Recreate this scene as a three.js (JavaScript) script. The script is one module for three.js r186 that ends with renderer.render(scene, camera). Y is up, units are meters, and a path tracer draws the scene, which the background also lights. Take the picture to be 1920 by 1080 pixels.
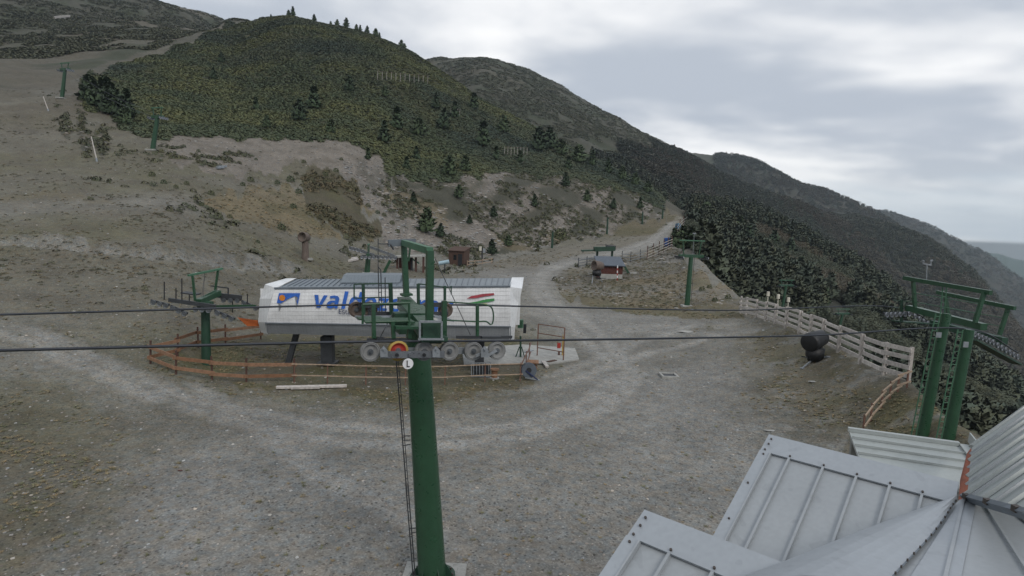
import * as THREE from 'three';
import { mergeGeometries } from 'three/addons/utils/BufferGeometryUtils.js';
import { FontLoader } from 'three/addons/loaders/FontLoader.js';
import { TextGeometry } from 'three/addons/geometries/TextGeometry.js';

// ---------------------------------------------------------------- camera, sky, sun, exposure
const EYE = 8.5, F = 1150, R2D = 180 / Math.PI;
const scene = new THREE.Scene();
const camera = new THREE.PerspectiveCamera(2 * Math.atan(540 / F) * R2D, 1920 / 1080, 0.1, 60000);
camera.position.set(0, EYE, 0);
camera.rotation.order = 'YXZ';
camera.rotation.set(-6 / R2D, 0, 2.2 / R2D);
camera.updateMatrixWorld(true);
const renderer = new THREE.WebGLRenderer({ antialias: true });
renderer.toneMapping = THREE.LinearToneMapping;
renderer.toneMappingExposure = 1.18;
renderer.shadowMap.enabled = true;

const V = (x, y, z) => new THREE.Vector3(x, y, z);
function rng(seed) { let a = seed >>> 0; return () => { a = (a + 0x6D2B79F5) | 0; let t = Math.imul(a ^ (a >>> 15), 1 | a); t = (t + Math.imul(t ^ (t >>> 7), 61 | t)) ^ t; return ((t ^ (t >>> 14)) >>> 0) / 4294967296; }; }
const clamp = (x, a = 0, b = 1) => Math.min(b, Math.max(a, x));
const sm = (a, b, x) => { const t = clamp((x - a) / (b - a)); return t * t * (3 - 2 * t); };
const mix = (a, b, t) => a + (b - a) * t;
function h2(ix, iy) { let h = Math.imul(ix, 374761393) + Math.imul(iy, 668265263); h = Math.imul(h ^ (h >>> 13), 1274126177); return ((h ^ (h >>> 16)) >>> 0) / 4294967296; }
function vn(x, y) { const ix = Math.floor(x), iy = Math.floor(y); let fx = x - ix, fy = y - iy; fx = fx * fx * (3 - 2 * fx); fy = fy * fy * (3 - 2 * fy); return mix(mix(h2(ix, iy), h2(ix + 1, iy), fx), mix(h2(ix, iy + 1), h2(ix + 1, iy + 1), fx), fy); }
function fbm(x, y, o = 4) { let s = 0, a = 0.5, n = 0; for (let i = 0; i < o; i++) { s += a * vn(x, y); n += a; a *= 0.5; const t = x * 1.6 - y * 1.2 + 17.3; y = x * 1.2 + y * 1.6 + 9.1; x = t; } return s / n; }

// sky: broken high overcast seen from below, drawn on a flat cloud deck so that it flattens to the horizon
{
  const W = 2048, Hh = 1024, data = new Float32Array(W * Hh * 4);
  for (let j = 0; j < Hh; j++) {
    const el = ((j + 0.5) / Hh - 0.5) * Math.PI, sy = Math.sin(el), cy = Math.cos(el);
    for (let i = 0; i < W; i++) {
      const az = ((i + 0.5) / W - 0.5) * 2 * Math.PI;   // three: u = atan2(z, x) / 2pi + 0.5
      const x = cy * Math.cos(az), z = cy * Math.sin(az), o = (j * W + i) * 4;
      let r, g, b;
      if (sy > -0.02) {
        const k = 1 / (Math.max(sy, 0) + 0.11), u = x * k, v = z * k;
        const w1 = fbm(u * 0.55 + 3.1, v * 0.55 + 8.2, 4) - 0.5, w2 = fbm(u * 0.55 + 31.7, v * 0.55 + 2.4, 4) - 0.5;
        const big = fbm(u * 0.42 + w1 * 0.8 + 12.4, v * 0.62 + w2 * 0.8 + 5.2, 5);
        const mid = fbm(u * 1.5 + w2 * 1.6 + 40.1, v * 2.2 + w1 * 1.6 + 7.7, 5);
        const fine = fbm(u * 4.5 + w1 * 4, v * 5.5 + w2 * 4, 4);
        let c = sm(0.33, 0.66, big * 0.54 + mid * 0.36 + fine * 0.10);       // 0 thin and bright, 1 thick and grey
        const thin = 1 - c;
        r = mix(0.44, 0.96, thin); g = mix(0.485, 0.96, thin); b = mix(0.555, 0.96, thin);
        const low = sm(0.16, 0.0, sy);                                        // long look through the air near the horizon
        const gap = low * sm(0.45, 0.6, fbm(u * 0.5 + 90, v * 0.9 + 33, 4));
        r = mix(r, 0.46, gap * 0.6); g = mix(g, 0.56, gap * 0.6); b = mix(b, 0.65, gap * 0.6);
        r = mix(r, 0.72, low * 0.45); g = mix(g, 0.75, low * 0.45); b = mix(b, 0.75, low * 0.45);
      } else { r = 0.56; g = 0.62; b = 0.66; const t = sm(-0.06, -0.25, sy); r = mix(r, 0.10, t); g = mix(g, 0.105, t); b = mix(b, 0.09, t); }
      data[o] = r; data[o + 1] = g; data[o + 2] = b; data[o + 3] = 1;
    }
  }
  const t = new THREE.DataTexture(data, W, Hh, THREE.RGBAFormat, THREE.FloatType);
  t.mapping = THREE.EquirectangularReflectionMapping; t.magFilter = THREE.LinearFilter; t.minFilter = THREE.LinearFilter; t.needsUpdate = true;
  scene.background = t; scene.environment = t;
}
const sun = new THREE.DirectionalLight(0xfff6ea, 1.15);
sun.position.set(95, 150, 90); sun.target.position.set(0, 0, -60);
sun.castShadow = true; sun.shadow.radius = 40; sun.shadow.mapSize.set(2048, 2048);
Object.assign(sun.shadow.camera, { left: -220, right: 220, top: 220, bottom: -220, near: 1, far: 800 });
scene.add(sun, sun.target);
scene.fog = new THREE.FogExp2(0xa9b7c4, 0.00012);

// ---------------------------------------------------------------- pixels to rays, terrain from its ridge and foot lines
function ray(px, py) { return V((px - 960) / F, -(py - 540) / F, -1).applyQuaternion(camera.quaternion); }
const PZ = (px, py, z) => { const d = ray(px, py); return d.multiplyScalar(z / -d.z).add(camera.position); };      // a point at z metres ahead
const PD = (px, py, dist) => { const d = ray(px, py); return d.multiplyScalar(dist / Math.hypot(d.x, d.z)).add(camera.position); };
const PY = (px, py, y) => { const d = ray(px, py); return d.multiplyScalar((y - EYE) / d.y).add(camera.position); };   // a point at a height
// each line: [px, py, ground distance] seen in the photograph, or [px, height, distance, 1] for ground that is hidden
const LINES = [
  [[-400, 0, 3, 1], [2400, 0, 3, 1]],
  [[-400, 0, 18, 1], [1500, 0, 18, 1], [1700, 0, 17, 1], [2400, -0.5, 16, 1]],
  [[-400, 0.3, 28, 1], [330, 0.2, 28, 1], [480, 0.3, 36, 1], [640, 0.5, 48, 1], [850, 0.4, 55, 1], [1100, 0.4, 58, 1], [1285, 0.7, 56, 1], [1340, 0.9, 52, 1], [1400, 0.9, 46, 1], [1500, 0.9, 36, 1], [1600, 0.8, 29, 1], [1705, 0.9, 25, 1], [1850, 0.5, 20, 1], [2400, 0.2, 17, 1]],
  // plaza rim: foot of the hill, road crest, embankment edge, fence edge
  [[-400, 590, 42], [0, 592, 45], [180, 610, 42], [330, 645, 38], [480, 570, 52], [640, 496, 80], [760, 485, 95], [850, 492, 102], [960, 484, 115], [1035, 466, 128], [1140, 440, 152], [1205, 420, 176], [1250, 408, 195], [1285, 410, 190], [1296, 440, 150], [1308, 478, 105], [1340, 518, 86], [1400, 566, 63], [1500, 615, 47], [1600, 668, 37], [1705, 718, 31], [1780, 800, 25.5], [1850, 838, 23], [2000, 900, 20], [2400, 950, 18]],
  // mid slope: top of the cut bank, head of the scree; hidden ground below the rim
  [[-400, 300, 105], [0, 340, 98], [150, 300, 112], [288, 280, 125], [340, 254, 142], [500, 262, 150], [640, 264, 150], [700, 290, 150], [760, 330, 148], [900, 325, 165], [1030, 325, 192], [1150, 345, 215], [1225, 380, 225], [1285, 400, 245], [1310, -2, 150, 1], [1350, -9, 118, 1], [1400, -14, 95, 1], [1500, -17, 76, 1], [1600, -18, 68, 1], [1705, -18, 58, 1], [1800, -16, 48, 1], [2400, -16, 45, 1]],
  // crest of the green hill; lower wooded slope on the right
  [[-400, 170, 185], [0, 178, 190], [118, 178, 186], [190, 140, 225], [300, 105, 275], [380, 70, 330], [440, 47, 400], [500, 39, 405], [545, 41, 405], [620, 64, 392], [700, 92, 380], [770, 116, 370], [840, 160, 350], [900, 200, 335], [1000, 250, 315], [1100, 292, 295], [1200, 342, 270], [1260, 385, 262], [1300, 402, 300], [1350, 420, 300], [1400, 450, 265], [1500, 520, 230], [1600, 560, 240], [1700, 625, 240], [1800, 705, 225], [1920, 790, 205], [2400, 900, 190]],
  // behind: hidden dip on the left, wooded spur with the pale scar on the right
  [[-400, 120, 260], [0, 125, 260], [120, 120, 270], [240, 75, 330], [380, 62, 420], [440, 135, 470, 1], [545, 130, 480, 1], [770, 95, 440, 1], [900, 60, 410, 1], [1000, 45, 390, 1], [1100, 33, 370, 1], [1200, 19, 350, 1], [1260, 9, 340, 1], [1300, 392, 380], [1400, 405, 390], [1500, 440, 410], [1560, 472, 420], [1620, 508, 420], [1680, 565, 400], [1740, 632, 370], [1800, 672, 350], [1920, 755, 320], [2400, 880, 290]],
  // gully
  [[-400, 70, 420], [0, 70, 420], [240, 40, 500], [380, 58, 560], [440, 120, 560, 1], [770, 100, 540, 1], [900, 190, 480], [1000, 240, 460], [1100, 282, 450], [1200, 335, 440], [1260, 365, 440], [1300, 370, 480], [1400, -8, 520, 1], [1500, -25, 540, 1], [1560, -40, 540, 1], [1700, -95, 520, 1], [1800, -120, 500, 1], [1920, -140, 470, 1], [2400, -160, 440, 1]],
  // the second ridge and its brown spur
  [[-400, -130, 800], [0, -45, 780], [150, -6, 760], [240, 8, 745], [300, 23, 735], [370, 38, 730], [430, 45, 725], [480, 70, 720], [700, 112, 720], [780, 118, 720], [830, 119, 720], [880, 121, 720], [940, 130, 725], [1000, 149, 735], [1050, 171, 745], [1100, 197, 755], [1150, 220, 765], [1200, 246, 780], [1250, 274, 790], [1282, 290, 800], [1340, 322, 790], [1400, 350, 780], [1500, 388, 790], [1580, 405, 860], [1640, 412, 900], [1700, 434, 900], [1760, 463, 880], [1810, 505, 850], [1860, 562, 810], [1920, 640, 770], [2400, 850, 700]],
  [[-400, 120, 1000, 1], [1240, 60, 1000, 1], [1282, 70, 1000, 1], [1400, 10, 1000, 1], [1500, -5, 1000, 1], [1640, -35, 1080, 1], [1700, -70, 1100, 1], [1810, -160, 1080, 1], [2400, -300, 1000, 1]],
  // third ridge
  [[-400, 100, 1300, 1], [1200, 100, 1300, 1], [1260, 298, 1300], [1282, 289, 1300], [1335, 291, 1300], [1372, 290, 1300], [1410, 301, 1300], [1445, 315, 1300], [1485, 337, 1300], [1515, 353, 1300], [1545, 359, 1300], [1565, 367, 1300], [1600, 384, 1300], [1640, 400, 1300], [1700, 440, 1300], [1760, 485, 1280], [1920, 660, 1200], [2400, 800, 1150]],
  [[-400, 60, 1600, 1], [1500, -30, 1600, 1], [1640, -60, 1600, 1], [1800, -220, 1600, 1], [2400, -420, 1550, 1]],
  // fourth ridge
  [[-400, 40, 2200, 1], [1500, 40, 2200, 1], [1600, 405, 2200], [1640, 398, 2200], [1668, 398, 2200], [1700, 408, 2200], [1740, 420, 2200], [1770, 436, 2200], [1810, 456, 2200], [1840, 473, 2200], [1880, 500, 2200], [1920, 532, 2200], [2000, 590, 2200], [2400, 800, 2100]],
  [[-400, -200, 3000, 1], [2400, -700, 3000, 1]],
];
const A0 = -100 / R2D, A1 = 100 / R2D, NA = 801, ND = 900, D0 = 3, D1 = 3000, LD = Math.log(D1 / D0);
const table = new Float32Array(NA * ND);
{
  const K = LINES.length, ld = [], he = [];
  LINES.forEach((L, k) => {
    const p = L.map(([px, q, d, hid]) => {
      const t = hid ? ray(px, 420) : ray(px, q);
      return [Math.atan2(t.x, -t.z), Math.log(d), hid ? (q - EYE) / d : t.y / Math.hypot(t.x, t.z)];
    }).sort((a, b) => a[0] - b[0]);
    let l = new Float64Array(NA), e = new Float64Array(NA);
    for (let i = 0; i < NA; i++) {
      const a = A0 + (A1 - A0) * i / (NA - 1); let j = 0;
      while (j < p.length - 2 && p[j + 1][0] < a) j++;
      const t = clamp((a - p[j][0]) / (p[j + 1][0] - p[j][0]));
      l[i] = mix(p[j][1], p[j + 1][1], t); e[i] = mix(p[j][2], p[j + 1][2], t);
    }
    for (let pass = 0; pass < 2; pass++) for (const a of [l, e]) { const c = a.slice(); for (let i = 2; i < NA - 2; i++) a[i] = (c[i - 2] + 2 * c[i - 1] + 3 * c[i] + 2 * c[i + 1] + c[i + 2]) / 9; }
    ld.push(l); he.push(e);
  });
  const X = new Float64Array(K), Y = new Float64Array(K), m = new Float64Array(K);
  for (let i = 0; i < NA; i++) {
    for (let k = 0; k < K; k++) { const d = Math.exp(ld[k][i]); X[k] = Math.max(d, k ? X[k - 1] * 1.04 : 0); Y[k] = EYE + he[k][i] * d; }
    for (let k = 0; k < K; k++) {               // monotone cubic along the azimuth
      if (!k || k === K - 1) { m[k] = 0; continue; }
      const s0 = (Y[k] - Y[k - 1]) / (X[k] - X[k - 1]), s1 = (Y[k + 1] - Y[k]) / (X[k + 1] - X[k]);
      m[k] = s0 * s1 <= 0 ? 0 : 2 * s0 * s1 / (s0 + s1);
    }
    let k = 0;
    for (let j = 0; j < ND; j++) {
      const d = D0 * Math.exp(LD * j / (ND - 1));
      while (k < K - 2 && d > X[k + 1]) k++;
      const w = X[k + 1] - X[k], t = clamp((d - X[k]) / w), t2 = t * t, t3 = t2 * t;
      table[i * ND + j] = Y[k] * (2 * t3 - 3 * t2 + 1) + m[k] * w * (t3 - 2 * t2 + t) + Y[k + 1] * (3 * t2 - 2 * t3) + m[k + 1] * w * (t3 - t2);
    }
  }
}
let ditch = null;
function H(x, z) {
  const d = Math.max(Math.hypot(x, z), D0 * 1.001), a = clamp(Math.atan2(x, -z), A0, A1 - 1e-6);
  const u = (a - A0) / (A1 - A0) * (NA - 1), v = clamp(Math.log(d / D0) / LD * (ND - 1), 0, ND - 1.001), i = Math.min(Math.floor(u), NA - 2), j = Math.floor(v), fu = u - i, fv = v - j, o = i * ND + j;
  let h = mix(mix(table[o], table[o + 1], fv), mix(table[o + ND], table[o + ND + 1], fv), fu);
  const hill = sm(70, 190, d);
  if (hill > 0) {
    h += hill * (fbm(x / 26, z / 26, 4) - 0.5) * Math.min(d, 500) * 0.016;
    if (d > 420) { const g = Math.abs(fbm(x / 150 + 7, z / 150, 4) - 0.5) * 2; h -= sm(420, 700, d) * (g - 0.25) * 16; }
  }
  h += (fbm(x / 7 + 4, z / 7, 3) - 0.5) * mix(0.16, 0.8, sm(25, 140, d)) + (fbm(x / 1.3, z / 1.3, 2) - 0.5) * 0.05;
  if (ditch && x < 0 && d > 35 && d < 130) { const t = lineDist(ditch, x, z); if (t < 6) h += 0.45 * Math.exp(-((t - 2.4) ** 2)) - 0.5 * Math.exp(-t * t); }
  return h;
}
function G(px, py, dMin = 4) {                                       // where the ray through a pixel meets the ground
  const r = ray(px, py), n = Math.hypot(r.x, r.z); r.multiplyScalar(1 / n);
  let d = dMin, pd = dMin;
  while (d < 2900) { if (EYE + r.y * d <= H(r.x * d, r.z * d)) break; pd = d; d *= 1.006; }
  for (let k = 0; k < 24; k++) { const m = (pd + d) / 2; if (EYE + r.y * m <= H(r.x * m, r.z * m)) d = m; else pd = m; }
  return V(r.x * d, H(r.x * d, r.z * d), r.z * d);
}
// ---------------------------------------------------------------- materials and helpers
function tex(size, fn, srgb = true, metres = 1) {
  const a = new Uint8Array(size * size * 4);
  for (let j = 0; j < size; j++) for (let i = 0; i < size; i++) { const c = fn(i / size, j / size, i, j), o = (j * size + i) * 4; a[o] = clamp(c[0]) * 255; a[o + 1] = clamp(c[1]) * 255; a[o + 2] = clamp(c[2]) * 255; a[o + 3] = 255; }
  const t = new THREE.DataTexture(a, size, size); t.wrapS = t.wrapT = THREE.RepeatWrapping; t.magFilter = THREE.LinearFilter; t.minFilter = THREE.LinearMipmapLinearFilter; t.generateMipmaps = true;
  if (srgb) t.colorSpace = THREE.SRGBColorSpace; t.repeat.set(1 / metres, 1 / metres); t.needsUpdate = true; return t;
}
function tn(u, v, f, s) {                                            // value noise that repeats over the tile
  const x = u * f, y = v * f, ix = Math.floor(x), iy = Math.floor(y); let fx = x - ix, fy = y - iy; fx = fx * fx * (3 - 2 * fx); fy = fy * fy * (3 - 2 * fy);
  const q = (a, b) => h2(((a % f) + f) % f + s * 131, ((b % f) + f) % f + s * 77);
  return mix(mix(q(ix, iy), q(ix + 1, iy), fx), mix(q(ix, iy + 1), q(ix + 1, iy + 1), fx), fy);
}
function cells(u, v, f, s) {                                         // nearest stone: [distance, its tone]
  const x = u * f, y = v * f, ix = Math.floor(x), iy = Math.floor(y); let best = 9, id = 0;
  for (let a = -1; a < 2; a++) for (let b = -1; b < 2; b++) { const cx = ((ix + a) % f + f) % f, cy = ((iy + b) % f + f) % f, px = ix + a + h2(cx + s, cy), py = iy + b + h2(cx, cy + s + 51), d = Math.hypot(px - x, py - y); if (d < best) { best = d; id = h2(cx + 7 * s, cy + 3); } }
  return [best, id];
}
const stoneField = []; for (let j = 0; j < 1024; j++) for (let i = 0; i < 1024; i++) { const u = i / 1024, v = j / 1024, a = cells(u, v, 150, 3), b = cells(u, v, 52, 9); stoneField.push([a, b]); }
const groundMap = tex(1024, (u, v, i, j) => {
  const [a, b] = stoneField[j * 1024 + i]; let g = 0.80 + (tn(u, v, 16, 1) - 0.5) * 0.10 + (tn(u, v, 64, 2) - 0.5) * 0.12 + (a[1] - 0.5) * 0.17;
  if (b[0] < 0.30 && b[1] > 0.62) g += (b[1] > 0.82 ? 0.17 : -0.2) * sm(0.30, 0.2, b[0]);
  const w = (tn(u, v, 40, 5) - 0.5) * 0.06; return [g + w, g, g - w];
}, true, 7);
const groundBump = tex(1024, (u, v, i, j) => { const [a, b] = stoneField[j * 1024 + i]; let g = 0.3 + 0.3 * (1 - a[0]) * a[1] + tn(u, v, 90, 8) * 0.15; if (b[0] < 0.3 && b[1] > 0.62) g += 0.35 * sm(0.3, 0.1, b[0]); return [g, g, g]; }, false, 7);
const grimeMap = tex(512, (u, v) => { const g = 0.90 + (tn(u, v, 6, 1) - 0.5) * 0.10 + (tn(u, v, 22, 2) - 0.5) * 0.08 + (tn(u, v, 90, 3) - 0.5) * 0.06 - (tn(u, v, 30, 7) > 0.8 ? 0.08 : 0); return [g, g, g]; }, true, 1.7);
const streakMap = tex(512, (u, v) => { const g = 0.90 + (tn(u, v, 5, 4) - 0.5) * 0.08 + (tn(u, v * 0.0 + 0.3, 70, 2) - 0.5) * 0.05 + (tn(u, v, 40, 3) - 0.5) * 0.05; return [g, g, g * 0.995]; }, true, 2.3);
const paintMap = tex(512, (u, v) => { let g = 0.93 + (tn(u, v, 7, 2) - 0.5) * 0.08 + (tn(u, v, 30, 5) - 0.5) * 0.06, w = 0; const c = cells(u, v, 26, 4); if (c[1] > 0.86 && c[0] < 0.12 + 0.1 * tn(u, v, 60, 8)) { g = 0.72; w = 0.12; } return [g + w, g, g - w]; }, true, 1.1);
const sheetMap = tex(512, (u, v) => { const g = 0.95 + (tn(u, v, 4, 4) - 0.5) * 0.03 + (tn(u, v, 60, 3) - 0.5) * 0.03 + (tn(u, v, 18, 6) > 0.86 ? -0.03 : 0); return [g, g, g]; }, true, 1.9);
const woodMap = tex(512, (u, v) => { const g = 0.90 + (tn(u, v, 60, 4) - 0.5) * 0.12 + (tn(u, v, 9, 2) - 0.5) * 0.16; return [g, g * 0.98, g * 0.95]; }, true, 0.9);
const roughTex = tex(256, (u, v) => { const g = 0.7 + (tn(u, v, 8, 1) - 0.5) * 0.35 + (tn(u, v, 40, 2) - 0.5) * 0.25; return [g, g, g]; }, false, 1.3);
function mat(hex, rough = 0.7, o = {}) { return new THREE.MeshStandardMaterial({ color: hex, roughness: rough, map: grimeMap, ...o }); }
const M = {
  green: mat(0x2d503b, 0.5, { roughnessMap: roughTex, map: paintMap }), greenDark: mat(0x234636, 0.55), greenPale: mat(0x47735a, 0.55),
  steel: mat(0x8b9097, 0.45, { metalness: 0.55, roughnessMap: roughTex }), darkSteel: mat(0x474b50, 0.55, { metalness: 0.4 }), galv: mat(0x9aa1a8, 0.5, { metalness: 0.35 }),
  rope: mat(0x3b4048, 0.5, { metalness: 0.5 }), rubber: mat(0x8d8f90, 0.85), hub: mat(0x6a7076, 0.5, { metalness: 0.4 }), red: mat(0xa8352b, 0.6), yellow: mat(0xb59a50, 0.7),
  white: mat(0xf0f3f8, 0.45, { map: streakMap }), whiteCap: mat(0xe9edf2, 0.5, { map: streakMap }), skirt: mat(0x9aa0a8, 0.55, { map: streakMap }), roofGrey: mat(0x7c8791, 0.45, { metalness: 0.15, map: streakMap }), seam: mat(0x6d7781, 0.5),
  blue: mat(0x2a66c4, 0.6), navy: mat(0x27345f, 0.6), orangeDisc: mat(0xe08a2c, 0.6), greyPrint: mat(0x8f9296, 0.6), greenPrint: mat(0x3f8f50, 0.6), redPrint: mat(0xa33a47, 0.6), yellowPrint: mat(0xc6c552, 0.6),
  roofSheet: mat(0x9ea4a9, 0.42, { metalness: 0.12, map: sheetMap }), roofLight: mat(0xa6adad, 0.42, { metalness: 0.08, map: sheetMap }), flashing: mat(0x9fa6ad, 0.42, { metalness: 0.15, map: sheetMap }),
  rust: mat(0x8a4f3a, 0.9), bolt: mat(0x4a4440, 0.6), orangeWood: mat(0x84634d, 0.85, { map: woodMap }), orangeWoodPale: mat(0x947560, 0.85, { map: woodMap }), brownMetal: mat(0x7a5b4f, 0.75), post: mat(0x5a4038, 0.8),
  paleWood: mat(0xcfced0, 0.85, { map: woodMap }), paleWood2: mat(0xbcbbbd, 0.85, { map: woodMap }), tanWood: mat(0xa9998a, 0.85, { map: woodMap }), redWood: mat(0x55302c, 0.85, { map: woodMap }), brownWood: mat(0x53413a, 0.9, { map: woodMap }), slate: mat(0x525c68, 0.55),
  concrete: mat(0xa8a9a6, 0.9), tarp: mat(0x1a1c20, 0.55), tarpStrap: mat(0x3a3d42, 0.6), gunBrown: mat(0x6b5f58, 0.7), bluePad: mat(0x1f55a0, 0.6), tealPad: mat(0x2f6f8f, 0.6), cyl: mat(0xa9c6d4, 0.35), orange: mat(0xd0703c, 0.6), lampHead: mat(0xd9d6c8, 0.5), dark: mat(0x20242a, 0.8), bark: mat(0x4a3b30, 0.95, { map: woodMap }),
  window: new THREE.MeshStandardMaterial({ color: 0x15191d, roughness: 0.15 }),
};
const used = {};
function numbered(n) { used[n] = (used[n] || 0) + 1; return used[n] === 1 ? n : n + '_' + String(used[n] - 1).padStart(3, '0'); }
function boxUV(g) {                                                   // metres, by the side each face points to
  const p = g.attributes.position, n = g.attributes.normal, uv = new Float32Array(p.count * 2);
  for (let i = 0; i < p.count; i++) { const ax = Math.abs(n.getX(i)), ay = Math.abs(n.getY(i)), az = Math.abs(n.getZ(i)); const x = p.getX(i), y = p.getY(i), z = p.getZ(i); uv[2 * i] = ax > ay && ax > az ? z : x; uv[2 * i + 1] = ay >= ax && ay >= az ? z : y; }
  g.setAttribute('uv', new THREE.BufferAttribute(uv, 2)); return g;
}
function prep(g) { g = g.index ? g.toNonIndexed() : g; for (const k of Object.keys(g.attributes)) if (!['position', 'normal', 'uv'].includes(k)) g.deleteAttribute(k); if (!g.attributes.normal) g.computeVertexNormals(); return g; }
const join = gs => { gs = [gs].flat(3); return boxUV(gs.length === 1 ? prep(gs[0]) : mergeGeometries(gs.map(g => { g = prep(g); g.deleteAttribute('uv'); return g; }))); };
function originOf(o) { const p = V(0, 0, 0); for (; o && o !== scene; o = o.parent) p.add(o.position); return p; }
function part(name, gs, m, parent) { const g = join(gs), o = originOf(parent); g.translate(-o.x, -o.y, -o.z); const x = new THREE.Mesh(g, m); x.name = name; x.castShadow = x.receiveShadow = true; parent.add(x); return x; }
function thing(name, label, category, pos = V(0, 0, 0), group) { const o = new THREE.Group(); o.name = numbered(name); o.position.copy(pos); o.userData = { label, category }; if (group) o.userData.group = group; scene.add(o); return o; }
function single(name, label, category, gs, m, pos, group) { const g = join(gs); g.translate(-pos.x, -pos.y, -pos.z); const x = new THREE.Mesh(g, m); x.name = numbered(name); x.position.copy(pos); x.castShadow = x.receiveShadow = true; x.userData = { label, category }; if (group) x.userData.group = group; scene.add(x); return x; }
function copy(o, pos, turn = 0, s = 1, label) { const c = o.clone(); c.name = numbered(o.name.replace(/_\d{3}$/, '')); c.position.copy(pos); c.rotation.y = turn; if (s.isVector3) c.scale.copy(s); else c.scale.setScalar(s); if (label) c.userData = { ...o.userData, label }; scene.add(c); return c; }
const UPV = V(0, 1, 0);
function bar(a, b, w, h = w, up = UPV) {                              // box from a to b, w across, h in the up direction
  const d = b.clone().sub(a), len = d.length(); d.normalize(); let u = up.clone().addScaledVector(d, -up.dot(d)); if (u.lengthSq() < 1e-6) u = V(1, 0, 0).addScaledVector(d, -d.x); u.normalize();
  const s = V(0, 0, 0).crossVectors(u, d), g = new THREE.BoxGeometry(w, h, len); g.applyMatrix4(new THREE.Matrix4().makeBasis(s, u, d).setPosition(a.clone().add(b).multiplyScalar(0.5))); return g;
}
function rod(a, b, r, r2 = r, seg = 10) { const d = b.clone().sub(a), g = new THREE.CylinderGeometry(r2, r, d.length(), seg); g.applyQuaternion(new THREE.Quaternion().setFromUnitVectors(UPV, d.clone().normalize())); const c = a.clone().add(b).multiplyScalar(0.5); g.translate(c.x, c.y, c.z); return g; }
const box = (c, x, y, z, ry = 0) => { const g = new THREE.BoxGeometry(x, y, z); if (ry) g.rotateY(ry); g.translate(c.x, c.y, c.z); return g; };
function disc(c, axis, r, w, seg = 28) { return rod(c.clone().addScaledVector(axis, -w / 2), c.clone().addScaledVector(axis, w / 2), r, r, seg); }
function lathe(pts, c, axis, seg = 28) { const g = new THREE.LatheGeometry(pts.map(p => new THREE.Vector2(p[0], p[1])), seg); g.applyQuaternion(new THREE.Quaternion().setFromUnitVectors(UPV, axis.clone().normalize())); g.translate(c.x, c.y, c.z); return g; }
function curve(pts, r, seg = 40, rs = 8) { return new THREE.TubeGeometry(new THREE.CatmullRomCurve3(pts), seg, r, rs, false); }
function poly(pts, thick) {                                            // a flat sheet through the corner points, with thickness below
  const n = V(0, 0, 0); for (let i = 1; i < pts.length - 1; i++) n.add(V(0, 0, 0).crossVectors(pts[i].clone().sub(pts[0]), pts[i + 1].clone().sub(pts[0]))); n.normalize(); if (n.y < 0) { n.negate(); pts = pts.slice().reverse(); }
  const v = [], q = pts.map(p => p.clone().addScaledVector(n, -thick)), put = (...a) => a.forEach(p => v.push(p.x, p.y, p.z));
  for (let i = 1; i < pts.length - 1; i++) { put(pts[0], pts[i], pts[i + 1]); put(q[0], q[i + 1], q[i]); }
  for (let i = 0; i < pts.length; i++) { const j = (i + 1) % pts.length; put(pts[i], q[i], q[j], pts[i], q[j], pts[j]); }
  const g = new THREE.BufferGeometry(); g.setAttribute('position', new THREE.Float32BufferAttribute(v, 3)); g.computeVertexNormals(); return g;
}
const lerp = (a, b, t) => a.clone().lerp(b, t);

// ---------------------------------------------------------------- what the ground is made of, place by place
function area(pts) {
  const w = [];
  for (let i = 0; i < pts.length; i++) { const a = pts[i], b = pts[(i + 1) % pts.length], fixed = a[2] || b[2], n = fixed ? 1 : Math.max(1, Math.ceil(Math.hypot(a[0] - b[0], a[1] - b[1]) / 40)); for (let k = 0; k < n; k++) { const t = k / n, p = a[2] ? PD(a[0], a[1], a[2]) : G(mix(a[0], b[0], t), mix(a[1], b[1], t)); w.push([p.x, p.z]); } }
  let x0 = 1e9, x1 = -1e9, z0 = 1e9, z1 = -1e9; for (const [x, z] of w) { x0 = Math.min(x0, x); x1 = Math.max(x1, x); z0 = Math.min(z0, z); z1 = Math.max(z1, z); }
  return { w, x0, x1, z0, z1 };
}
function inside(A, x, z) { if (x < A.x0 || x > A.x1 || z < A.z0 || z > A.z1) return false; let c = false; const w = A.w; for (let i = 0, j = w.length - 1; i < w.length; j = i++) if ((w[i][1] > z) !== (w[j][1] > z) && x < (w[j][0] - w[i][0]) * (z - w[i][1]) / (w[j][1] - w[i][1]) + w[i][0]) c = !c; return c; }
const soft = (A, x, z, q) => (inside(A, x, z) + inside(A, x + q, z + q * 0.4) + inside(A, x - q, z - q * 0.4) + inside(A, x + q * 0.4, z - q) + inside(A, x - q * 0.4, z + q) + inside(A, x + q * 1.7, z - q) + inside(A, x - q * 1.7, z + q)) / 7;
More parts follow.
